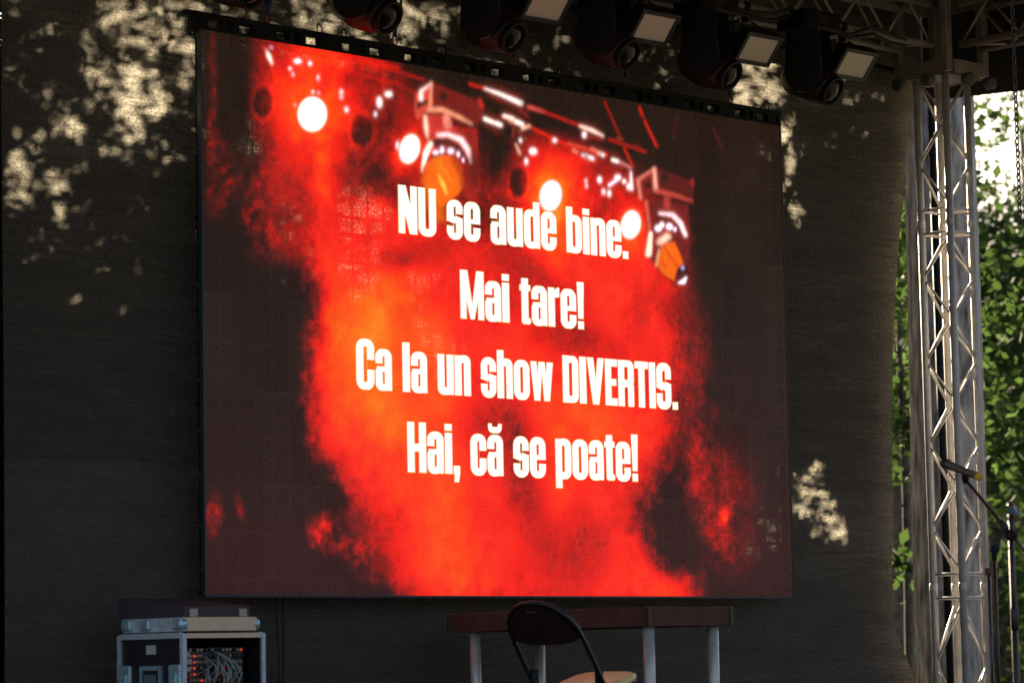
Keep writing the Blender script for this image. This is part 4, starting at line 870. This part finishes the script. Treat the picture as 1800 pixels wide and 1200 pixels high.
for s_ in (-1, 1): MB().box(cb_+wdir*(.19*s_)+V(0, 0, -.0)+fdir*.01, (.06, .014, .085), (fdir, wdir, V(0, 0, 1)), .004).build('hinge_bracket', M_black, ch)
# flight case
CY0 = -.66; cc = at_y(322, 1113, CY0); CX0 = float(cc[0]); CTOP = float(cc[2]); CW, CD = .50, .50
M_lam = mat('case_laminate', (.012, .012, .015), .45, noise=.15); M_al = mat('case_alu', (.60, .66, .70), .5, .5, noise=.15, nscale=30); M_zn = mat('zinc_hardware', (.42, .62, .68), .35, .6, noise=.2, nscale=50)
M_ply = mat('case_rim_tan', (.88, .64, .40), .5, noise=.06)
fc = thing('flight_case', 'black flight case with metal corners open at the front on patch bays', 'flight case', (CX0+CW/2, CY0+CD/2, 0))
bd = MB(); T_ = .012; zb_, zt2 = .12, CTOP
bd.box((CX0+T_/2, CY0+CD/2, (zb_+zt2)/2), (T_, CD, zt2-zb_)); bd.box((CX0+CW-T_/2, CY0+CD/2, (zb_+zt2)/2), (T_, CD, zt2-zb_)); bd.box((CX0+CW/2, CY0+CD-T_/2, (zb_+zt2)/2), (CW-2*T_, T_, zt2-zb_-.01)); bd.box((CX0+CW/2, CY0+CD/2-T_/2, zb_+T_/2), (CW-2*T_, CD-T_, T_)); bd.box((CX0+CW/2, CY0+CD/2-T_/2, zt2-T_/2), (CW-2*T_, CD-T_, T_))
bd.build('shell', M_lam, fc)
ed = MB(); e_ = .024
for x_ in (CX0-.002, CX0+CW+.002):
    for y_ in (CY0-.002, CY0+CD+.002): MB().box((x_, y_, (zb_+zt2)/2), (e_, e_, zt2-zb_)).build('edge_profile', M_al, fc)
for x_ in (CX0-.003, CX0+CW+.003): MB().box((x_, CY0+CD/2, zt2-.008), (e_, CD-e_, .028)).build('edge_profile', M_al, fc)
MB().box((CX0+CW/2, CY0-.004, zt2-.010), (CW-.024, .02, .024)).build('front_rim', M_ply, fc)
ld = thing('case_lid', 'pale tan rimmed flight case lid lying on the open case', 'case lid', (CX0+CW/2, CY0+CD/2, zt2))
MB().box((CX0+CW/2-.008, CY0+CD/2, zt2+.046), (CW-.03, CD-.02, .070), bev=.004).build('lid_body', M_al, ld)
MB().box((CX0+CW/2-.004, CY0+.004, zt2+.048), (CW-.06, .012, .066)).build('lid_rim', M_ply, ld)
for x_ in (CX0+.012, CX0+CW-.028): MB().lathe((x_, CY0+.02, zt2+.022), (0, 0, 1), [(0, .018), (.008, .027), (.04, .027), (.052, .014)], 12).build('ball_corner', M_zn, ld)
for y_ in (CY0+.04, CY0+.30, CY0+CD-.05): MB().box((CX0-.0, y_, zt2+.048), (.024, .075, .055), bev=.01).build('lid_catch', M_zn, ld)
for y_, z_ in ((CY0+.05, zt2-.23), (CY0+CD-.05, zt2-.23)):
    lt = MB().box((CX0-.010, y_, z_), (.022, .095, .16), bev=.008); lt.box((CX0-.025, y_, z_+.01), (.012, .05, .05), bev=.004); lt.build('butterfly_latch', M_zn, fc)
MB().box((CX0+CW+.012, CY0+.05, zt2-.19), (.03, .04, .05), bev=.008).build('side_latch', M_zn, fc)
hx = MB(); y_ = CY0+CD*.5; z_ = zt2-.24
for s_ in (-1, 1): hx.box((CX0-.006, y_+.075*s_, z_), (.012, .022, .17)); hx.box((CX0-.0062, y_, z_+.075*s_), (.012, .13, .022))
hx.build('handle_frame', M_zn, fc); MB().box((CX0-.003, y_, z_), (.008, .125, .125)).build('handle_recess', M_lam, fc); MB().box((CX0-.012, y_, z_+.01), (.012, .095, .07), bev=.01).build('handle_grip', mat('grip_grey', (.12, .14, .14), .5), fc)
MB().box((CX0-.004, y_, zt2-.075), (.004, .075, .045)).build('paper_label', mat('paper', (.5, .48, .40), .8), fc)
# rack contents
rk = thing('patch_rack', 'rack of patch panels with red lights, plugs and tangled leads', 'rack', (CX0+CW/2, CY0+.12, zb_+.02))
rx0, rx1 = CX0+.035, CX0+CW-.058; rz1 = zt2-.062
MB().box(((rx0+rx1)/2, CY0+.16, (zb_+.015+rz1)/2), (rx1-rx0, .16, rz1-zb_-.03)).build('rack_body', mat('rack_face', (.045, .04, .036), .5, noise=.4, nscale=60), rk)
rows, cols = 8, 15; M_jk = mat('jack_metal', (.40, .31, .24), .35, .5); M_jb = [mat('jack_dark', (.03, .035, .055), .4), mat('jack_brown', (.09, .05, .03), .4)]; M_red = mat('indicator_red', (.4, .02, .01), .4, emit=(1, .06, .03), estr=.16)
for i in range(rows):
    z = rz1-.018-i*.030
    for j in range(cols):
        x = rx0+.07+j*(rx1-rx0-.085)/(cols-1)
        if j in (1, 9) and i in (1, 2, 3, 4) or (j == 3 and i in (5, 6)) or (i == 9 and j in (1, 9, 10)) or (j == 12 and i == 6) or (j == 14 and i == 0): MB().box((x, CY0+.074, z), (.010, .012, .010), bev=.003).build('indicator_light', M_red, rk)
        elif rnd.random() < .5: MB().lathe((x, CY0+.081, z), (0, -1, 0), [(0, .009), (.008, .009), (.009, .005)], 8).build('jack_socket', M_jk, rk)
        else: MB().lathe((x, CY0+.081, z), (0, -1, 0), [(0, .008), (.02, .008), (.024, .004)], 8).build('jack_plug', M_jb[(i*j) % 2], rk)
MB().box((rx0+.035, CY0+.065, rz1-.075), (.05, .03, .028), bev=.004).box((rx0+.033, CY0+.066, rz1-.04), (.035, .03, .03), bev=.004).box((rx0+.033, CY0+.066, rz1-.112), (.045, .028, .022), bev=.003).build('pale_connector', mat('connector_cream', (.55, .42, .33), .5), rk)
MB().box((rx0+.022, CY0+.065, rz1-.150), (.019, .03, .03), bev=.004).box((rx0+.046, CY0+.065, rz1-.150), (.019, .03, .03), bev=.004).build('red_connector', mat('connector_red', (.35, .02, .015), .4), rk)
MB().lathe((rx0+.05, CY0+.075, rz1-.215), (0, -1, 0), [(0, .036), (.03, .036), (.04, .028)], 16).build('blue_connector', mat('connector_blue', (.02, .04, .45), .4), rk)
cbm = MB()
for k in range(20):
    xa = rx0+.13+rnd.random()*(rx1-rx0-.17); xb = xa+rnd.uniform(-.08, .08); za = rz1-rnd.uniform(.02, .12); zb2 = za-rnd.uniform(.08, .22); sg = rnd.uniform(.02, .05)
    cbm.tube([(xa+(xb-xa)*t_+sg*math.sin(PI*t_)*(1 if k % 2 else -.5), CY0+.07-.05*math.sin(PI*t_), za+(zb2-za)*t_) for t_ in np.linspace(0, 1, 9)], rnd.choice([.003, .0045, .006]), 5)
cbm.build('patch_lead', mat('lead_grey', (.30, .31, .27), .5), rk)
# box lying on the lid
bx = thing('equipment_box', 'flat black hard case with two hinges lying on the flight case lid', 'case', (CX0+CW/2, CY0+CD/2, zt2+.081))
zz0 = zt2+.083; XA = CX0+.03; XB = CX0+CW-.05; YA = CY0+.03; YB = CY0+.56
bb = MB().add([(XA, YA, zz0), (XB, YA, zz0), (XB, YB, zz0), (XA, YB, zz0), (XA, YA, zz0+.05), (XB, YA, zz0+.05), (XB, YA+.03, zz0+.058), (XA, YA+.03, zz0+.058), (XB, YB-.02, zz0+.105), (XA, YB-.02, zz0+.105), (XB, YB, zz0+.095), (XA, YB, zz0+.095)],
    [(0, 3, 2, 1), (0, 1, 5, 4), (4, 5, 6, 7), (7, 6, 8, 9), (9, 8, 10, 11), (3, 11, 10, 2), (0, 4, 7, 9, 11, 3), (1, 2, 10, 8, 6, 5)]).build('box_body', mat('box_shell', (.050, .034, .038), .55, noise=.2), bx)
for x_ in (XA+.055, XB-.05):
    MB().box((x_, YA-.005, zz0+.020), (.05, .012, .04), bev=.003).build('hinge', mat('hinge_steel', (.42, .38, .33), .4, .5), bb)
# cable behind the case
c1 = at_y(470, 1050, .2); x_, y_ = float(c1[0]), .13
for k, (off, lb) in enumerate(((0, 'black cable falling from under the screen beside the flight case'), (.035, 'thin second cable dropping beside the black cable under the screen'))):
    tag(MB().tube([(x_+off+.02*math.sin(t_*3+k), y_, SZ+.02-(SZ-.0)*t_) for t_ in np.linspace(0, 1, 14)], .007, 6).build('hanging_cable', M_cable), lb, 'cable')
# microphone on boom stand
M_mic = mat('mic_body', (.13, .095, .07), .35, .3)
def W3(px, py, Z): return V(at_depth(px, py, Z).tolist())
ms = thing('microphone_stand', 'boom microphone stand at the right edge', 'microphone stand', tuple(W3(1781, 1200, 13.4)))
M_st = mat('stand_tube', (.035, .028, .025), .35, .4, noise=.2)
pj = W3(1778, 940, 13.4); tip = W3(1697, 842, 13.6); tail = pj+(pj-tip)*.45
MB().tube([tip, pj, tail], .0085, 8).lathe(tip+(pj-tip)*.74, (pj-tip), [(0, .010), (.01, .016), (.05, .016), (.06, .010)], 10).build('boom_arm', M_st, ms)
base = V(pj.x, pj.y, 0)
MB().tube([pj, V(pj.x, pj.y, .55)], .0085, 8).tube([V(pj.x, pj.y, .66), base], .0125, 8).lathe((pj.x, pj.y, .62), (0, 0, 1), [(0, .013), (.01, .019), (.09, .019), (.1, .012)], 10).build('stand_pole', M_st, ms)
MB().box(pj, (.045, .045, .05), bev=.01).lathe(pj-V(FW.tolist())*.03, -V(FW.tolist()), [(0, .018), (.03, .016)], 10).build('boom_joint', M_black, ms)
for k in range(3):
    a_ = 2*PI*k/3+.5; MB().tube([(pj.x, pj.y, .12), (pj.x+.3*math.cos(a_), pj.y+.3*math.sin(a_), .012)], .008, 6).build('leg', M_st, ms)
mA, mB_ = W3(1655, 812, 13.7), W3(1722, 838, 13.5); md = (mB_-mA)
mi = thing('microphone', 'black wireless microphone with a yellow end cap clipped on the boom', 'microphone', tuple(mA)); Ln = md.length
MB().lathe(mA, md, [(0, .008), (.006, .018), (.022, .0245), (.04, .0245), (.05, .021)], 16).build('grille', mat('mic_grille', (.05, .035, .03), .45, .5, noise=.3, nscale=300), mi)
MB().lathe(mA+md.normalized()*.045, md, [(0, .0225), (.006, .0225), (.008, .020), (Ln*.5, .017), (Ln*.82-.02, .0165)], 16).build('handle', M_mic, mi)
MB().lathe(mB_-md.normalized()*.016, md, [(0, .0172), (.004, .019), (.018, .019), (.024, .014), (.024, .006)], 14).build('end_cap', mat('cap_yellow', (.75, .42, .02), .45), mi)
MB().lathe(tip-V(0, 0, .0), (tip-V(0, 0, 1)-tip)*-1, [(-.02, .010), (.0, .018), (.03, .018)], 10).build('clip', M_black, mi)
# second stand behind it
p2 = W3(1747, 962, 14.6)
m2 = thing('microphone_stand', 'straight black microphone stand left of the boom stand', 'microphone stand', (p2.x, p2.y, 0))
MB().tube([(p2.x, p2.y, 0), p2-V(0, 0, .06)], .009, 8).build('stand_pole', M_st, m2)
MB().lathe((p2.x, p2.y, 0), (0, 0, 1), [(0, .13), (.012, .13), (.02, .02)], 20).build('round_base', M_black, m2)
mi2 = thing('microphone', 'small dark microphone upright on the straight stand', 'microphone', tuple(p2-V(0, 0, .05)))
MB().lathe(p2-V(0, 0, .06), (.15, 0, 1), [(0, .010), (.035, .013), (.04, .021), (.055, .023), (.068, .019), (.075, .008)], 14).build('grille', mat('foam_black', (.012, .012, .012), .9), mi2)
p3 = W3(1738, 1004, 14.2)
m3 = thing('microphone_stand', 'shiny thin stand with a small reddish clip in front of the tower', 'microphone stand', (p3.x, p3.y, 0))
MB().tube([(p3.x, p3.y, 0), p3], .0085, 8).build('stand_pole', mat('stand_dark_gloss', (.04, .045, .055), .2, .7), m3)
MB().box(p3+V(0, 0, .0), (.028, .03, .035), bev=.006).build('clip', mat('clip_rust', (.10, .025, .015), .5), m3)
MB().lathe((p3.x, p3.y, 0), (0, 0, 1), [(0, .12), (.012, .12), (.02, .02)], 20).build('round_base', M_black, m3)
# park lamp beyond the tower
pc = W3(1776, 893, 30)
lp = thing('park_lamp', 'bluish metal park lamp hood among the trees at the right edge', 'lamp', (pc.x-.05, pc.y-.1, GZ))
MB().lathe(pc+V(0, 0, -.06), (0, 0, 1), [(0, .105), (.01, .105), (.03, .07), (.07, .045), (.09, .025)], 18).build('lamp_hood', mat('lamp_blue', (.06, .10, .16), .4, .3), lp)
MB().tube([pc+V(0, 0, .05), V(pc.x+.0, pc.y+.0, GZ)+V(RV.tolist())*.0], .03, 8).build('lamp_post', mat('post_dark', (.03, .035, .035), .6), lp)
# black pole visible between the tower chords
pp = W3(1650, 600, 22.3); tag(MB().tube([(pp.x, pp.y, GZ), (pp.x, pp.y, 4.6)], .028, 10).build('black_pole', M_black), 'thin black pole standing between the truss tower and the thick trunk', 'pole')
for o in list(COL.objects):
    if '_w' in o: del o['_w']
print('table', X0, Y0, X1, Y1, zt_); print('objects', len(COL.objects))
